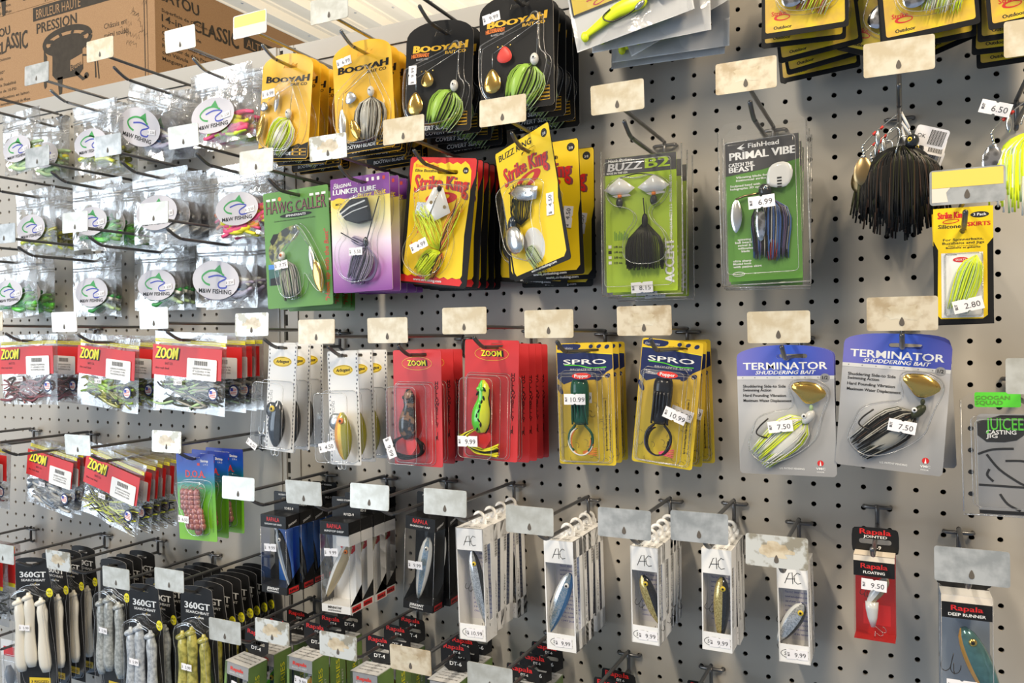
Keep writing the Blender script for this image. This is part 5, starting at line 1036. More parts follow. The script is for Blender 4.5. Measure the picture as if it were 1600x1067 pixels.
def acbox(var):
    W_, D = (1.62, 1.2) if var in ('silver', 'blue') else (1.38, 1.05); H = {'silver': 5.85, 'blue': 5.6, 'gold': 4.65, 'goldfat': 4.75, 'small': 4.6}[var]; t = thing('boxed_minnow_lure'); x0, x1 = -W_/2, W_/2; zt = -.42; zb = zt-H; b = MB()
    b.tube([(0, -.0, zt), (0, 0, -.35)], .09, 'white', 8); b.tube([(.0+.27*math.sin(a), 0, -.1+.25*math.cos(a)) for a in [i*.33-2.6 for i in range(17)]], .1, 'white', 8, .8); b.poly(rr(0, zt+.12, .9, .3, .1), 'white', -.02, .03); b.build('hanger_loop', t)
    b = MB(); th = .03; top = 1.15; bot = .85
    b.box(x0, x1, -D, 0, zt-.03, zt, 'white'); b.box(x0, x1, -.03, 0, zb, zt, 'white'); b.box(x0, x0+th, -D, 0, zb, zt, 'white'); b.box(x0, x1, -D, 0, zb, zb+.03, 'white')
    b.box(x1-th, x1, -D, -D+.42, zb, zt, 'white'); b.box(x1-th, x1, -.4, 0, zb, zt, 'white'); b.box(x1-th, x1, -D, 0, zt-.9, zt, 'white'); b.box(x1-th, x1, -D, 0, zb, zb+1.0, 'white')
    b.box(x0, x1, -D, -D+th, zt-top, zt, 'white'); b.box(x0, x1, -D, -D+th, zb, zb+bot, 'white'); b.box(x0, x0+.06, -D, -D+th, zb, zt, 'white'); b.box(x1-.06, x1, -D, -D+th, zb, zt, 'white')
    z = zt-.65; y = -D-.01
    b.line([(-.34, z-.26), (-.14, z+.22), (.0, z+.26), (.02, z-.26)], .03, 'ink', y); b.line([(-.28, z-.06), (.12, z-.02)], .03, 'ink', y); b.line([(.36, z+.2), (.22, z+.26), (.08, z+.1), (.1, z-.14), (.22, z-.25), (.38, z-.2)], .03, 'ink', y)
    b.line(el(-.1, zb+.42, .5, .22, 20), .022, 'ink', y); b.line([(.36, zb+.5), (.62, zb+.6), (.55, zb+.42), (.62, zb+.3), (.36, zb+.36)], .022, 'ink', y); b.text('Shiners', -.1, zb+.34, .17, 'ink', y, w=.7, shear=.1)
    b.poly(rect(x0+.1, zb+bot-.1, x1-.1, zt-top+.1), 'lilac', -.035)
    body_t = ['"ACTION CERTIFIED"', 'This A.C. Shiner has been', 'tuned and adjusted so that', 'use of your rod and reel', 'it runs true. If the lure', 'ceases to do this, turn', 'toward it with small', 'pliers. DO NOT BEND', 'the wire on the lure by', 'hand, it will ruin the', 'motion of the minnow.', 'ACTION', 'Made in the U.S.A.', 'A.C. SHINERS', '1347 Jackson', 'Okeana, Ohio']
    for i, s in enumerate(body_t):
        if zt-top-.25-.22*i > zb+bot+.1: b.text(s, .05, zt-top-.28-.22*i, .09, 'mwblue', -.045, w=1.05)
    B = b; b = MB()
    for i in range(18): b.poly(rect(.1, zt-.9-.05*i, .1+.26, zt-.9-.05*i+(.02 if i % 3 else .034)), 'ink', 0)
    b.text('A.C. Shiner', .27, zb+1.1, .17, 'ink', 0, w=1.7, rot=math.pi/2, shear=.3, al='l'); B.merge(b, lambda x, y, z: (x1+.008-y, x-D, z))
    b = MB()
    b.text('No. 300' if var != 'small' else 'No. 214', 0, 0, .2, 'ink', 0, w=1.0); B.merge(b, lambda x, y, z: (-x, -.75-z, zt+.008-y)); B.build('box_body', t)
    yy = -.75
    if var == 'silver': minnow(t, -.1, zt-1.3, 3.8, .72, math.radians(-80), ['lure_dark', 'scale_silver', 'scale_silver', 'lure_belly'], y=yy, th=.5, lip=False)
    elif var == 'blue': minnow(t, .42, zt-1.75, 3.5, .85, math.radians(-113), ['lure_blue', 'scale_blue', 'scale_silver', 'lure_belly'], 'white', yy, .5)
    elif var == 'gold': minnow(t, -.2, zt-1.45, 2.4, .72, math.radians(-70), ['lure_dark', 'scale_gold', 'scale_gold'], y=yy, th=.45)
    elif var == 'goldfat': minnow(t, .2, zt-1.35, 2.9, .75, math.radians(-92), ['lure_dark', 'scale_gold', 'scale_gold'], y=yy, th=.5, lip=False)
    else: minnow(t, .42, zt-1.9, 2.2, .8, math.radians(-122), ['lure_dark', 'scale_silver', 'scale_silver', 'lure_belly'], y=yy, th=.5)
    b = MB(); b.poly(rect(x0+.06, zb+bot, x1-.06, zt-top), 'blister', -D+.02); b.build('window', t)
    price(t, .12, zb+.42, -D-.02, '10.99' if var == 'silver' else '9.99', .03, .95)
    return t
def jointed():
    t = thing('boxed_jointed_lure'); W_, H = 1.62, 3.65; zt = -.42; zb = zt-H; D = .9; b = MB()
    b.poly(smooth([(-.95, -.45), (-.95, .45), (-.8, .6), (.8, .6), (.95, .45), (.95, -.45), (.8, -.52), (-.8, -.52)], 1), 'coated_black', 0, .03, holes=[rr(0, -.02, 1.3, .22, .1)])
    b.text('Rapala', 0, .3, .24, 'red', -.012, w=1.25, bold=.03); b.text('JOINTED', 0, .14, .12, 'white', -.012, w=.95, bold=.04); b.text('J-9', .1, -.35, .17, 'white', -.012, bold=.04); b.build('hang_tab', t)
    b = MB(); b.box(-W_/2, W_/2, -.03, 0, zb, zt, 'redbox'); b.box(-W_/2, W_/2, -D, 0, zt-.03, zt, 'warmcard'); b.box(-W_/2, W_/2, -D, 0, zb, zb+.04, 'redbox'); b.poly(rect(-W_/2, zt-.9, W_/2, zt-.25), 'coated_black', -D-.005, .02); b.box(-W_/2, W_/2, -D, -D+.02, zt-.25, zt, 'warmcard')
    b.text('Rapala', 0, zt-.55, .22, 'red', -D-.012, w=1.05, bold=.03); b.text('FLOATING', 0, zt-.78, .12, 'white', -D-.012, w=.85, bold=.03); b.poly(rect(-.5, zb+.4, .6, zb+1.3), 'red', -.04); b.build('box_body', t)
    minnow(t, .5, zt-1.0, 1.5, .5, math.radians(-122), ['lure_tan', 'lure_belly', 'lure_belly'], 'gold', -.5, .4, lip=False, hooks=0)
    b = MB(); body(b, [(-.12, zt-2.1), (-.12, zt-2.4), (-.1, zt-2.8), (-.08, zt-3.2)], [.27, .26, .2, .09], [.2, .2, .15, .06], ['lure_belly', 'lure_belly'], y=-.5); b.build('tail_section', t)
    b = MB(); treble(b, -.3, zt-1.5, .4, 'hookwire', -.5, -.4); treble(b, 0, zt-3.15, .45, 'nickel', -.5, .9); b.build('treble_hook', t)
    b = MB(); b.add([(-W_/2, -D, zb), (W_/2, -D, zb), (W_/2, -D, zt-.9), (-W_/2, -D, zt-.9), (-W_/2, 0, zb), (W_/2, 0, zb), (W_/2, 0, zt), (-W_/2, 0, zt)], [(0, 1, 2, 3), (4, 0, 3, 7), (1, 5, 6, 2)], 'blister'); b.build('window', t)
    price(t, 0, zt-1.25, -D-.02, '9.50', -.04, 1.0); return t
def deep():
    t = thing('boxed_deep_diving_lure'); W_, H = 1.85, 5.2; zt = -.75; zb = zt-H; D = 1.1; b = MB()
    b.poly(smooth([(-1.0, -.95), (-1.0, .5), (-.8, .65), (.8, .65), (1.0, .5), (1.0, -.95)], 1), 'coated_black', 0, .03, holes=[rr(0, 0, 1.3, .24, .1)]); b.text('FLOATING', 0, .5, .1, 'red', -.012, w=1.0, bold=.03); b.text('Rapala', 0, .22, .25, 'red', -.012, w=1.3, bold=.03); b.build('hang_tab', t)
    b = MB(); b.box(-W_/2, W_/2, -.03, 0, zb, zt, 'bluegrey'); b.box(-W_/2, W_/2, -D, 0, zt-.03, zt, 'palebox'); b.box(-W_/2, W_/2, -D, -D+.02, zt-.3, zt, 'warmcard'); b.poly(rect(-W_/2+.02, zt-.95, W_/2-.02, zt-.3), 'coated_black', -D-.005, .02); b.box(-W_/2, W_/2, -D, 0, zb, zb+.04, 'palebox')
    b.text('Rapala', 0, zt-.62, .22, 'red', -D-.012, w=1.15, bold=.03); b.text('DEEP RUNNER', 0, zt-.85, .13, 'white', -D-.012, w=1.35, bold=.03); b.build('box_body', t)
    minnow(t, -.1, zt-1.45, 3.6, .95, math.radians(-68), ['gill_teal', 'gill_teal', 'gill_teal', 'gill_orange'], 'gold', -.6, .6, hooks=0)
    b = MB(); b.poly(smooth([(-.55, zt-1.05), (-.35, zt-1.0), (-.05, zt-1.5), (-.2, zt-1.6)], 2), 'clamshell', -.6, .04); b.build('diving_lip', t)
    b = MB(); treble(b, -.45, zt-2.6, .8, 'hookwire', -.6, -.2); b.build('treble_hook', t)
    b = MB(); b.add([(-W_/2, -D, zb), (W_/2, -D, zb), (W_/2, -D, zt-.95), (-W_/2, -D, zt-.95), (-W_/2, 0, zb), (W_/2, 0, zb), (W_/2, 0, zt), (-W_/2, 0, zt)], [(0, 1, 2, 3), (4, 0, 3, 7), (1, 5, 6, 2)], 'blister')
    for x in (-W_/2, W_/2): b.tube([(x, -D, zb), (x, -D, zt)], .02, 'seal', 4)
    b.build('window', t); price(t, -.2, zt-3.75, -D-.02, '9.50', 0, 1.1); return t
def gt(var, n_seen=3):
    m = {'pearl': 'gt_pearl', 'glitter': 'gt_glitter', 'clear': 'gt_clear', 'ayu': 'gt_ayu'}[var]; f = F_(3.1, 9.6, .42, .05); t = thing('carded_swimbait'); b = MB()
    b.poly(f.P([(0, 1), (1.0, 1), (.99, .3), (.9, .12)]+[(.46+.42*math.cos(math.pi*i/10), .025-.025*math.sin(math.pi*i/10)) for i in range(11)]+[(.02, .12)]), 'coated_black', 0, .03, holes=[slot(f, .45, .045, 1.0, .17)], edge='grey')
    b.text('360GT', *f(.47, .15), .42, 'white', w=2.1, bold=.06); b.text('SEARCHBAIT', *f(.48, .18), .17, 'white', w=1.95, bold=.03); b.text('STORM', *f(.52, .21), .12, 'white', w=.75, bold=.06); b.poly(f.P([(.5, .205), (.56, .185), (.53, .2)]), 'yellow', -.02)
    c = f(.89, .265); b.poly(el(*c, .27, .33), 'lemon', -.012); b.text('4 1/2', c[0], c[1]+.03, .13, 'ink', -.02, w=.32, bold=.03); b.text('3+1', c[0], c[1]-.17, .12, 'ink', -.02, w=.28, bold=.03)
    b.poly(f.rect(.25, .9, .8, .95), 'yellow', -.012); b.text('3 RIGGED', *f(.52, .94), .2, 'ink', -.02, w=1.4, bold=.04); b.build('card', t)
    b = MB()
    for i, (x, tp) in enumerate(((.16, .29), (.45, .25), (.74, .29))):
        P = [f(x+.015*math.sin(k*.6)+(.05 if i == 2 else 0)*k/12, tp+.05*k) for k in range(12)]; rz = [.12, .30, .42, .40, .36, .36, .38, .42, .46, .48, .46, .3]
        body(b, P, rz, [q*.6 for q in rz], [m, m], y=-.32-.1*(i == 1)); b.ball((P[1][0]-.1, -.36-.1*(i == 1), P[1][1]+.1), (.46, .22, .22), m, 12, 8, .3)
    b.build('soft_bait', t)
    out = smooth(f.P([(.02, .26), (.14, .23), (.36, .205), (.52, .21), (.62, .24), (.86, .26), (.94, .3), (.86, .36), (.9, .5), (.98, .75), (.98, .95), (.8, .98), (.2, .98), (.06, .9), (.02, .6), (.08, .42), (.0, .34)]), 2)
    b = MB(); b.dome(out, .72, 'blister', -.01, ((1, 0), (.985, .6), (.96, .85), (.92, .97), (.86, 1), (.5, 1.0))); b.build('blister', t)
    price(t, *f(.4, .5), -.76, '5.99', -.04, .85); return t
def dtbox(s='DT-4', lure='craw'):
    t = thing('boxed_crankbait'); W_, D, H = 1.9, 1.5, 4.6; zt = -.95; zb = zt-H; b = MB()
    b.poly(smooth([(-.95, -.95), (-.95, .5), (-.85, .65), (.75, .55), (.95, .35), (.95, -.95)], 1), 'coated_black', 0, .03, holes=[rr(.1, -.2, 1.15, .22, .1)]); b.text('Rapala', -.1, .28, .27, 'red', -.012, w=1.3, bold=.03); b.text(s, .1, .06, .14, 'white', -.012, w=.42, bold=.04); b.text(s, 0, -.62, .22, 'white', -.012, w=.75, bold=.03); b.build('hang_tab', t)
    b = MB(); b.box(-W_/2, W_/2, -D, 0, zt-.03, zt, 'palebox'); b.box(-W_/2, W_/2, -.03, 0, zb, zt, 'grey'); b.box(-W_/2, W_/2, -D, -D+.02, zt-.75, zt, 'grey'); b.box(-W_/2, -W_/2+.18, -D, -D+.02, zb, zt, 'boxgreen'); b.box(W_/2-.03, W_/2, -D, 0, zb, zt, 'boxgreen'); b.box(-W_/2, W_/2, -D, 0, zb, zb+.05, 'boxgreen')
    b.text('Rapala', 0, zt-.42, .22, 'tomato', -D-.01, w=1.0, bold=.07); b.text('DIVES TO FEET', 0, zt-.62, .1, 'white', -D-.01, w=1.1); B = b
    b = MB(); b.text(s+' SERIES', D/2+.12, zb+.6, .36, 'lemon', 0, w=3.3, rot=math.pi/2, al='l', bold=.0); b.text('DIVES-TO 4 FEET', D/2+.45, zb+.8, .15, 'palebox', 0, w=2.4, rot=math.pi/2, al='l'); b.poly(el(D/2+.0, zb+.5, .35, .3, 16), 'brick', -.004); B.merge(b, lambda x, y, z: (W_/2+.01-y, x-D, z))
    b = MB()
    for k in range(3): b.text('Balsa crankbait, dives fast and stays', 0, .35*k, .13, 'ink', 0, w=1.4)
    B.merge(b, lambda x, y, z: (-x, -.3-z, zt+.01-y)); B.build('box_body', t)
    minnow(t, .3, zt-1.3, 2.1, 1.0, math.radians(-110), ['lure_orange', 'lure_yellowgold', 'lure_belly'] if lure == 'craw' else ['gill_teal', 'frog_green', 'lure_belly'], y=-.8, th=.6, hooks=1)
    b = MB(); b.poly(rect(-W_/2+.18, zb, W_/2, zt-.75), 'blister', -D+.01); b.build('window', t); price(t, .1, zt-1.3, -D-.02, '9.99', -.1, .95); return t
def redpack():
    t = thing('soft_bait_bag'); bagmesh(5.2, 6.2, .5, .3, 77, .06).build('bag_film', t); b = MB()
    b.poly(rect(-2.5, -2.6, 2.5, .35), 'red', -.36, .02); b.poly(rect(-2.5, .1, 2.5, .4), 'lemon', -.38); b.poly(rect(-2.5, -2.8, 2.5, -2.5), 'lemon', -.38); b.text('Gulp', -.3, -1.6, .9, 'white', -.39, w=3.2, bold=.06) if False else None
    b.build('header_band', t); b = MB(); worms(b, 0, -4.2, 3, 1.6, ['lure_dark', 'sk_olive'], 10, random.Random(4), .12); b.build('soft_bait', t); return t
def clearpack():
    t = thing('clear_lure_pack'); b = MB(); b.poly(rect(-1.6, -4, 1.6, .3), 'palebox', 0, .02); b.poly(rect(-1.3, -.9, 1.3, -.2), 'scarlet', -.01); b.build('card', t)
    b = MB(); minn = [(-.2, -1.4), (-.1, -1.9), (0, -2.5), (.1, -3.1)]; body(b, minn, [.2, .4, .35, .1], [.15, .3, .25, .1], ['bluegrey', 'lure_belly'], y=-.4); b.build('lure_body', t)
    b = MB(); b.dome(rr(0, -2.3, 2.6, 3, .2), .8, 'clamshell', -.01); b.build('blister', t); return t
# ---------------------------------------------------------------- everything on its hook
def fd(Xv, px, py, D=0.): return depth_on(Xv[0], px, py)-D
G = 'wire peg hooks'
# --- top row
PK, WH, GR = ['sk_chart', 'pink', 'pink', 'lemon'], ['sk_white', 'skyblue', 'sk_lav'], ['lure_olive', 'frog_yellow', 'palegreen']
bag_g = mwbag(['palegreen', 'lemon', 'sk_palegreen'], 11, 4.6, 4.7, -.2); bag_y = mwbag(['frog_yellow', 'lure_olive', 'palegreen'], 12, 4.6, 4.9, -.2)
bag_w = mwbag(WH, 13, 5.6, 4.7, -.6, ls=1.3, tilt=.05); bag_p = mwbag(PK, 14, 5.2, 4.6, -.5, n=13, ls=1.1); bag_e = mwbag(['green', 'mwgreen', 'frog_green'], 15, 5.2, 4.8, -.3, n=12); bag_p2 = mwbag(['pink', 'lemon', 'pink', 'sk_orange'], 16, 5.2, 4.6, .1, n=18, ls=1.05)
bag_b = mwbag(['grey', 'bluegrey', 'sk_silver'], 17, 5.2, 4.8, 0, n=5, ls=1.15); bag_c = mwbag(['sk_white', 'palegreen', 'mwgreen'], 18, 4.8, 4.7, .1, n=6, ls=1.1)
X1 = at(95, 181, .3); hA0 = hook(0, 0, 'steel peg hook at far left of top row, holding pale green bait bags', X=X1[0], v=X1[1]-.45, bright=False)
hA1 = hook(57, 115, 'steel peg hook in top row with plain pale grey price plate before the carton', 'plate_zinc', True)
hA2 = hook(156, 77, 'steel peg hook with cream price plate in front of the printed burner', 'plate_cream', False)
hA3 = hook(281, 61, 'steel peg hook with speckled grey plate holding the pink bait bags, top row', 'plate_grey', True)
hA4 = hook(390, 38, 'steel peg hook with half yellow plate holding chartreuse spinnerbait cards', 'y2', True)
hA5 = hook(514, 14, 'steel peg hook with scuffed plate holding grey spinnerbait cards, under the ceiling', 'plate_grey', True)
X = at(669, 18, 7.1); hA6 = hook(0, 0, 'steel peg hook holding black cards with gold blades, top row', 'plate_grey', X=X[0]-.5, v=X[1]-1.2)
hA7 = hook(0, 0, 'steel peg hook holding black cards with a red blade, top row', 'plate_grey', X=-21.2, v=-5.75)
stack([bag_g], hA0, [fd(hA0, 33, 200), fd(hA0, 80, 200)], 'clear zip bag of pale green bait at far left of top row', 'bait bag', rolls=[-3, 4])
stack([bag_y, bag_g], hA1, [fd(hA1, 148, 176), 3.2, 2.4], 'clear zip bag of yellow green bait below the grey plate, top row', 'bait bag', rolls=[-2, 3, 0])
stack([bag_w, bag_c], hA2, [3.0, 2.0, 1.4], 'clear zip bag tilted sideways with large logo sticker, top row', 'bait bag', rolls=[17, 4, 0], dx=-1.2)
stack([bag_p, bag_c], hA3, [5.0, 4.3, 3.6], 'clear zip bag of pink and yellow bait in top row', 'bait bag', rolls=[-2, 2, 1])
by1, by2, bb1, bb2 = boo(0, 'chart'), boo(0, 'grey'), boo(1, 'gold'), boo(1, 'red')
stack([by1], hA4, [4.8, 4.1, 3.4, 2.5, 1.6], 'yellow card with chartreuse and white skirted spinnerbait', 'lure package', rolls=[6, 4, 3, -1, 0], dzs=[0, 0, .1, .25, .25])
stack([by2], hA5, [5.0, 4.2, 3.4, 2.2, 1.4], 'yellow card with grey and white skirted spinnerbait', 'lure package', rolls=[-2, -1, 1, -2, -1], dzs=[0, .05, .1, .3, .3])
stack([bb1], hA6, [4.6, 3.7, 2.4, 1.6, .9], 'black card with green skirted spinnerbait and two gold blades', 'lure package', rolls=[3, 1, 2, -1, -1], dzs=[0, 0, .1, .3, .3])
stack([bb2, bb1], hA7, [4.9, 4.1, 3.2, 2.3, 1.4], 'black card with green skirted spinnerbait below a red blade', 'lure package', rolls=[0, 3, 1, -1, 0], dzs=[0, 0, .1, .2, .3])
# --- second row
hB0 = hook(-45, 262, 'steel peg hook at left edge of second row')
hB1 = hook(58, 245, 'steel peg hook with plain grey plate in second row, first from the left', 'plate_zinc')
hB2 = hook(168, 227, 'steel peg hook with grey plate over a tilted bag, second row', 'plate_zinc')
hB3 = hook(286, 213, 'steel peg hook with pale plate below the pink bait bags', 'plate_grey')
hB4 = hook(400, 252, 'steel peg hook with speckled plate holding olive green cards', 'plate_grey')
hB5 = hook(512, 230, 'steel peg hook with worn blotched plate holding purple cards', 'plate_glue')
hB6 = hook(630, 203, 'steel peg hook with cream plate holding red bordered yellow cards', 'plate_cream')
hB7 = hook(785, 173, 'steel peg hook with stained cream plate in front of the black cards', 'plate_cream')
hB8 = hook(964, 152, 'steel peg hook with cream plate holding lime green clamshell packs', 'plate_cream')
hB9 = hook(1165, 118, 'steel peg hook with brown stained plate holding the bladed jig clamshells', 'plate_tan')
hB10 = hook(1404, 88, 'steel peg hook with cream plate holding loose black skirted lures', 'plate_cream')
stack([bag_y, bag_g], hB0, [fd(hB0, 55, 330), 2.6, 1.8], 'clear zip bag of olive bait at left end of second row', 'bait bag', rolls=[-3, 1, 0])
stack([bag_e, bag_g], hB1, [fd(hB1, 152, 330), 2.2, 1.4], 'clear zip bag of bright green bait in second row', 'bait bag', rolls=[-1, 2, 0])
stack([bag_b, bag_c], hB2, [fd(hB2, 250, 330), 3.0, 2.2, 1.5], 'clear zip bag of grey bait in second row', 'bait bag', rolls=[-1, 2, 1, 0])
stack([bag_p2, bag_c], hB3, [fd(hB3, 372, 330), 3.4, 2.6], 'clear zip bag of pink and yellow bait beside the olive green card', 'bait bag', rolls=[-2, 1, 0])
hw, lk, sr, bk, b2, pv = hawg(), lunker(), sking('red'), sking('buzz'), buzz2(), primal()
stack([hw], hB4, [fd(hB4, 466, 309), 3.5, 2.8, 2.2], 'olive green card with silver skirt and gold willow blade', 'lure package', rolls=[-2, 0, -1, 1], dzs=[0, .1, .15, .2])
stack([lk], hB5, [fd(hB5, 566, 292), 4.2, 3.4, 2.6, 1.9], 'purple and cream card with dark skirted buzzbait', 'lure package', rolls=[-1, 0, 1, 0, 0])
stack([sr], hB6, [3.9, 3.1, 2.4, 1.7, 1.0], 'red bordered yellow card with chartreuse skirted buzzbait', 'lure package', rolls=[7, 4, 3, 2, 1], dzs=[0, .05, .1, .1, .1])
stack([bk], hB7, [5.2, 3.4, 1.7, 1.0, .5], 'yellow card with silver buzz blade and large silver head', 'lure package', rolls=[-12, -2, 0, 6, 1], dzs=[0, .1, .2, .35, .5], yaws=[-24, 0, 0, 0, 0], dxs=[0, .3, .5, -.8, 0])
stack([b2], hB8, [3.6, 2.4, 1.3], 'clear clamshell with lime card and black skirted twin buzzbait', 'lure package', rolls=[0, 1, 0], dzs=[0, .1, .2])
stack([pv], hB9, [4.2, 3.1, 2.1], 'clear clamshell with green card and blue black bladed jig', 'lure package', rolls=[-1, 0, 1], dzs=[0, .1, .15])
hB12 = hook(1511, 290, 'steel peg hook with yellow and tan plate holding the skirt packs', 'y1')
sp = skirtpack()
stack([sp], hB12, [5.6, 4.6], 'yellow and black card of bright chartreuse silicone skirts', 'lure package', rolls=[0, -1.5], dzs=[.05, .1])
jb, jc = jig(3), jig(7, 'chart')
stack([jb], hB10, [4.9, 3.7, 2.5, 1.3], 'loose black skirted spinnerbait hanging from the hook', 'fishing lure', rolls=[0, -5, 6, 0], yaws=[0, 20, -15, 10], dzs=[0, .1, 0, .1])
hB11 = hook(0, 0, 'steel peg hook at right edge holding a chartreuse spinnerbait', X=at(1612, 110, 5)[0], v=2.0)
stack([jc], hB11, [4.9], 'loose chartreuse skirted spinnerbait at right edge beside the yellow plate', 'fishing lure')
# --- bait cards hanging into the frame from above
X = at(1022, 45, 5); hT1 = hook(0, 0, 'steel peg hook above the frame holding white bait packs', X=X[0], v=X[1]-8.2-1.38)
lb = longbag()
stack([lb], hT1, [5.0, 4.2, 3.5, 2.6, 1.9], 'white backed pack with long chartreuse soft bait and gold blade', 'lure package', rolls=[-10, -1, -22, 1, 2], dzs=[.1, .3, .1, .5, .6], dxs=[-2.4, -.6, -1.9, .2, 0])
o1, o2 = outdoor('red'), outdoor('chart')
for (px, py, src, desc, rl, dz, nm) in ((1257, 45, o1, 'gold and brown card with red and yellow skirt, top edge', [0, 2, -6, -9, -4], [0, .2, .5, .8, 1.0], 'red and yellow skirt cards'), (1440, 45, o2, 'gold and brown card with pale chartreuse skirt, top edge', [-4, -3, 22, -18], [.1, .3, .6, .2], 'pale chartreuse skirt cards'), (1612, 25, o2, 'gold and brown card at the top right corner', [-4, 0, 2, -1], [0, .3, .6, .9], 'corner skirt cards')):
    X = at(px, py, 5); h = hook(0, 0, 'steel peg hook above the frame holding '+nm, X=X[0], v=X[1]-4.5-1.38); stack([src], h, [5.0-.8*i for i in range(len(rl))], desc, 'lure package', rolls=rl, dzs=dz)
# --- third row on the left
hC0 = hook(-95, 372, 'steel peg hook at left edge of third row')
hC1 = hook(6, 365, 'steel peg hook with grey plate cut by left edge, third row', 'plate_zinc')
hC2 = hook(117, 347, 'steel peg hook with scratched grey plate in third row', 'plate_grey')
hC3 = hook(240, 333, 'steel peg hook with grey plate and brown weld mark, third row', 'plate_grey')
stack([bag_e, bag_c], hC0, [fd(hC0, 22, 470), 1.2], 'clear zip bag with green bait at left end of third row', 'bait bag', rolls=[-3, 0])
stack([bag_c, bag_w], hC1, [1.4, .8], 'clear zip bag of white and green bait, third row', 'bait bag', rolls=[0, 2])
stack([bag_c, bag_b], hC2, [1.7, 1.1, .6], 'clear zip bag of white bait in middle of third row', 'bait bag', rolls=[1, -2, 0])
stack([bag_w, bag_c], hC3, [2.4, 1.6, .9], 'clear zip bag beside the upright, right end of third row', 'bait bag', rolls=[2, -2, 0])
# --- fourth row
hD0 = hook(0, 0, 'steel peg hook at left edge of the red banded bag row', X=-60.3, v=11.0)
hD1 = hook(100, 503, 'steel peg hook with clean white plate above red banded bags', 'plate_white')
hD2 = hook(240, 497, 'steel peg hook with pale chipped plate above red banded bags', 'plate_grey')
hD3 = hook(393, 507, 'steel peg hook with tan stained plate holding black crankbait packs', 'plate_glue')
hD4 = hook(494, 518, 'steel peg hook with cream plate holding orange crankbait packs', 'plate_cream')
hD5 = hook(605, 516, 'steel peg hook with cream smudged plate holding black frog cards', 'plate_cream')
hD6 = hook(725, 501, 'steel peg hook with streaked cream plate holding green frog cards', 'plate_cream')
hD7 = hook(857, 506, 'steel peg hook with cream plate holding green popper cards', 'plate_cream')
hD8 = hook(1006, 501, 'steel peg hook with torn paper on plate holding black popper cards', 'plate_tan')
hD9 = hook(1216, 511, 'steel peg hook with plain plate holding white skirted bladed jigs', 'plate_cream')
hD10 = hook(1409, 490, 'steel peg hook with silvery stained plate holding dark bladed jigs', 'plate_tan')
hD11 = hook(1634, 588, 'steel peg hook at right edge holding the casting jig pack', 'plate_grey')
z1, z2, z3, z4 = zoombag(['shrimp', 'sk_brown', 'wine'], 21), zoombag(['lure_olive', 'sk_green', 'bass_back'], 22, r=.13), zoombag(['sk_olive', 'palegreen', 'lure_dark', 'sk_grey'], 23), zoombag(['bluegrey', 'grey', 'sk_silver'], 24, 5.6, r=.16)
z5 = zoombag(['sk_black', 'lure_olive', 'sk_grey', 'frog_yellow'], 25, 5.9, n=60, r=.06)
stack([z1, z2], hD0, [fd(hD0, 45, 580), 3.4, 2.4], 'red banded bag of brown worms, left end of its row', 'bait bag', rolls=[-1, 2, 0])
stack([z2, z1], hD1, [fd(hD1, 172, 580), 3.2, 2.3], 'red banded bag of green craws in middle of its row', 'bait bag', rolls=[5, 3, 1])
stack([z3, z2], hD2, [fd(hD2, 298, 580), 3.8, 2.9, 2.2], 'red banded bag of pale green worms beside crankbait packs', 'bait bag', rolls=[4, 2, 1, 1])
ab, ao = arbo('black'), arbo('orange')
stack([ab], hD3, [5.6, 4.4, 3.3], 'narrow white card with black crankbait and yellow oval logo', 'lure package', rolls=[4, 2, 1])
stack([ao], hD4, [5.9, 4.5, 3.1], 'narrow white card with orange crankbait and yellow oval logo', 'lure package', rolls=[-1, -1, 0])
hb, hf = hollow('black'), hollow('frog')
stack([hb], hD5, [4.9, 3.6, 2.6], 'red card with black frog lure in a clear blister', 'lure package', rolls=[0, 0, 0])
stack([hf], hD6, [4.6, 3.4, 2.55, 1.7, .9], 'red card with bright green frog lure', 'lure package', rolls=[2, .5, 0, 0, 0], dzs=[-.1, .1, .15, .15, .2])
sg, sb = spro('green'), spro('black')
stack([sg], hD7, [2.9, 1.9, .9], 'yellow card with dark green popper frog', 'lure package', rolls=[-1, -1, -1])
stack([sb], hD8, [2.5, 1.6, .7], 'yellow card with black popper frog and pink legs', 'lure package', rolls=[6, 3, -1.5])
tw, td = termin('white'), termin('dark')
stack([tw], hD9, [4.9, 3.9], 'blue topped grey card with white and chartreuse bladed jig', 'lure package', rolls=[-1, 0], yaws=[0, 0])
stack([td], hD10, [4.9, 3.7, 2.8], 'blue topped grey card with dark olive bladed jig', 'lure package', rolls=[4.5, -2, 1])
go = googan(); stack([go], hD11, [4.6], 'clear clamshell with green tab and casting jig at right edge', 'lure package', rolls=[-1], dx=.45)
# --- fifth row
X = at(5, 700, 7.1); hE1 = hook(0, 0, 'steel peg hook holding the second lowest group of red banded bags', X=X[0], v=X[1]-.72)
hE0 = hook(0, 0, 'steel peg hook at left edge below the red banded bag row', X=X[0]-7, v=X[1]-.72)
hE2 = hook(121, 695, 'steel peg hook with pale plate before the lower red banded bags', 'plate_grey')
hE3 = hook(260, 690, 'steel peg hook with torn white plate holding shrimp lure cards', 'plate_glue')
hE4 = hook(372, 763, 'steel peg hook with pale plate above the shrimp cards', 'plate_grey')
hE5 = hook(474, 770, 'steel peg hook with pale stained plate above blue boxes', 'plate_grey')
hE6 = hook(577, 776, 'steel peg hook with scratched pale plate above octagon logo boxes', 'plate_grey')
hE7 = hook(695, 785, 'steel peg hook with clean pale plate left of the white boxes', 'plate_grey')
hE8 = hook(827, 813, 'steel peg hook with cloudy plate between white box stacks', 'plate_grey')
hE9 = hook(975, 818, 'steel peg hook with grey spotted plate holding small gold minnow boxes', 'plate_zinc')
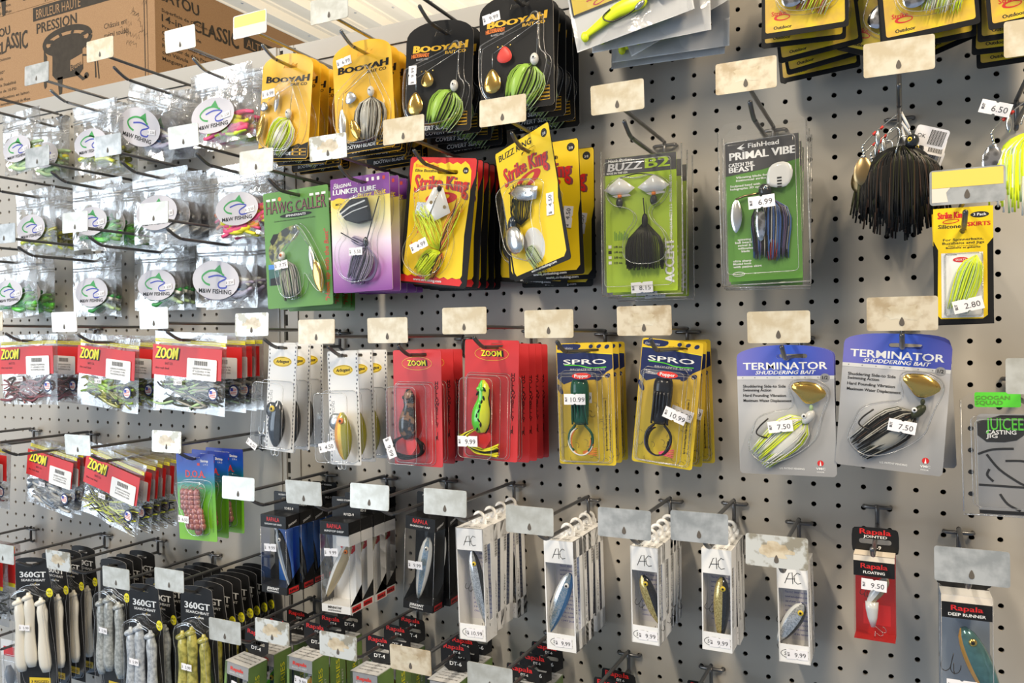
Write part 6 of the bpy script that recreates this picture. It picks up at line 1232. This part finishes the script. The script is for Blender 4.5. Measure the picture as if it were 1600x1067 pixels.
hE10 = hook(1092, 824, 'steel peg hook with yellow spotted plate holding larger gold minnow boxes', 'plate_zinc')
hE11 = hook(1213, 862, 'steel peg hook with torn white label holding the small silver minnow box', 'plate_glue')
hE12 = hook(1361, 834, 'steel peg hook without a plate holding the red jointed lure box', noplate=True)
hE13 = hook(1518, 885, 'steel peg hook with wide grey plate holding the deep runner box', 'plate_zinc')
stack([z1], hE0, [5.2, 4.2], 'red banded bag at left edge of the lower bag row', 'bait bag', rolls=[6, 2])
stack([z4, z1], hE1, [fd(hE1, 85, 740), 3.8, 2.6], 'red banded bag of blue grey swimbaits in lower bag row', 'bait bag', rolls=[9, 5, 3])
stack([z5, z3], hE2, [fd(hE2, 183, 740), 4.5, 3.9, 3.3, 2.7], 'red banded bag of striped skirts beside shrimp cards', 'bait bag', rolls=[13, 9, 7, 6, 5])
dd = doa(); stack([dd], hE3, [6.0, 4.8, 3.6], 'blue and green card with brown shrimp lure', 'lure package', rolls=[-2, 1, 0])
rb, rs, rg = rapbox('blue'), rapbox('rip'), rapbox('grey')
stack([rb], hE4, [fd(hE4, 427, 808, 1.15)-1.2*i for i in range(4)], 'black topped window box with blue back and dark minnow', 'lure package')
stack([rs], hE5, [fd(hE5, 521, 810, 1.15)-1.2*i for i in range(4)], 'window box with red octagon logo and tan minnow', 'lure package')
stack([rg], hE6, [fd(hE6, 658, 825, 1.15)-1.3*i for i in range(2)], 'black topped clear window box with pale blue minnow', 'lure package', rolls=[3, 0])
a1, a2, a3, a4, a5 = acbox('silver'), acbox('blue'), acbox('gold'), acbox('goldfat'), acbox('small')
stack([a1], hE7, [fd(hE7, 731, 822, 1.25)-1.28*i for i in range(4)], 'tall white window box with silver minnow and yellow eye', 'lure package')
stack([a2, a2, a1], hE8, [fd(hE8, 872, 845, 1.25)-1.28*i for i in range(4)], 'tall white window box with blue backed minnow', 'lure package')
stack([a3], hE9, [4.0-1.1*i for i in range(4)], 'short white window box with small gold minnow', 'lure package')
stack([a4], hE10, [3.6-1.1*i for i in range(3)], 'short white window box with larger gold minnow', 'lure package')
stack([a5], hE11, [2.2, 1.0], 'short white window box with small silver minnow and fish logo', 'lure package')
jt = jointed(); stack([jt], hE12, [3.6], 'red backed window box with white jointed minnow', 'lure package', rolls=[0])
dp = deep(); stack([dp], hE13, [3.6, 2.4], 'clear window box with orange bellied blue green deep diving lure', 'lure package', rolls=[0, 0])
# --- bottom rows
g1, g2, g3, g4 = gt('pearl'), gt('glitter'), gt('clear'), gt('ayu')
hF0 = hook(0, 0, 'steel peg hook at lower left edge holding red and yellow bags', X=at(48, 825, .3)[0], v=at(48, 825, .3)[1]-.45)
hF1 = hook(4, 865, 'steel peg hook with pale plate cut by left edge, holding pearl swimbaits', 'plate_grey')
hF2 = hook(91, 876, 'steel peg hook with tan stained plate holding glitter swimbaits', 'plate_glue')
hF3 = hook(181, 903, 'steel peg hook with pale worn plate holding clear swimbaits', 'plate_grey')
hF4 = hook(264, 906, 'steel peg hook with pale speckled plate holding green gold swimbaits', 'plate_grey')
rp = redpack(); stack([rp], hF0, [4.8, 3.8, 2.8], 'red and yellow bag at lower left edge behind the swimbaits', 'bait bag')
stack([g1], hF1, [fd(hF1, 55, 868), 4.4, 3.3, 2.2], 'black card with three pearl white swimbaits', 'lure package', rolls=[-2, 0, 1, 1], yaws=[16, 0, 0, 0], dxs=[-.6, -.2, 0, 0])
stack([g2], hF2, [fd(hF2, 175, 882), 4.0, 2.9, 1.8], 'black card with clear glitter swimbaits behind tan stained plate', 'lure package')
stack([g3], hF3, [fd(hF3, 222, 910), 5.0, 4.2, 3.4, 2.6, 1.8, 1.0], 'black card with smoky clear swimbaits', 'lure package', rolls=[-1, 0, 0, 0, 0, 0, 0])
stack([g4], hF4, [fd(hF4, 304, 918), 5.2, 4.5, 3.8, 3.1, 2.4, 1.7, 1.0], 'black card with green gold swimbaits', 'lure package')
hG1 = hook(351, 986, 'steel peg hook with pale blotched plate beside the green gold swimbaits', 'plate_grey')
hG2 = hook(425, 987, 'steel peg hook with star shaped stain on plate, bottom row', 'plate_glue')
hG3 = hook(528, 1009, 'steel peg hook with pale brown stained plate, bottom row middle', 'plate_glue')
hG4 = hook(641, 1031, 'steel peg hook with long tan stain on plate, bottom row', 'plate_tan')
hG5 = hook(765, 1060, 'steel peg hook with plate cut by the bottom edge', 'plate_grey')
hG6 = hook(0, 0, 'steel peg hook below the small gold minnow boxes', X=at(982, 1020, .3)[0], v=at(982, 1020, .3)[1]-.45)
hG7 = hook(0, 0, 'steel peg hook below the short silver minnow box', X=at(1111, 1042, .3)[0], v=at(1111, 1042, .3)[1]-.45)
d4, d4b, d6 = dtbox('DT-4'), dtbox('DT-4', 'shad'), dtbox('DT-6')
stack([d4b, d4], hG1, [fd(hG1, 372, 1012, 1.5), 3.6, 1.9], 'green sided crankbait box right of the green gold swimbaits', 'lure package', rolls=[5, 0, 0])
stack([d4], hG2, [fd(hG2, 468, 1009, 1.5), 2.9, 1.2], 'green sided crankbait box with orange lure, bottom row', 'lure package')
stack([d4], hG3, [fd(hG3, 568, 1029, 1.5), 2.6, 1.0], 'green sided crankbait box in middle of bottom row', 'lure package')
stack([d6], hG4, [fd(hG4, 690, 1050, 1.5), 2.6, 1.0], 'green sided crankbait box right of the long tan stain', 'lure package')
stack([d6], hG5, [4.4, 2.8, 1.2], 'green sided crankbait box below the blue minnow boxes', 'lure package')
stack([d6], hG6, [3.2, 2.0], 'black tabbed box below the small gold minnow boxes', 'lure package', rolls=[0, 0])
stack([d6], hG7, [2.8, 1.6], 'black tabbed box below the short silver minnow box', 'lure package', rolls=[0, 0])
hF5 = hook(0, 0, 'steel peg hook at bottom left corner holding clear packs', X=-63.5, v=33.6)
cp = clearpack(); stack([cp], hF5, [5.0, 4.0, 3.0], 'small clear pack with red and white card, bottom left corner', 'lure package')
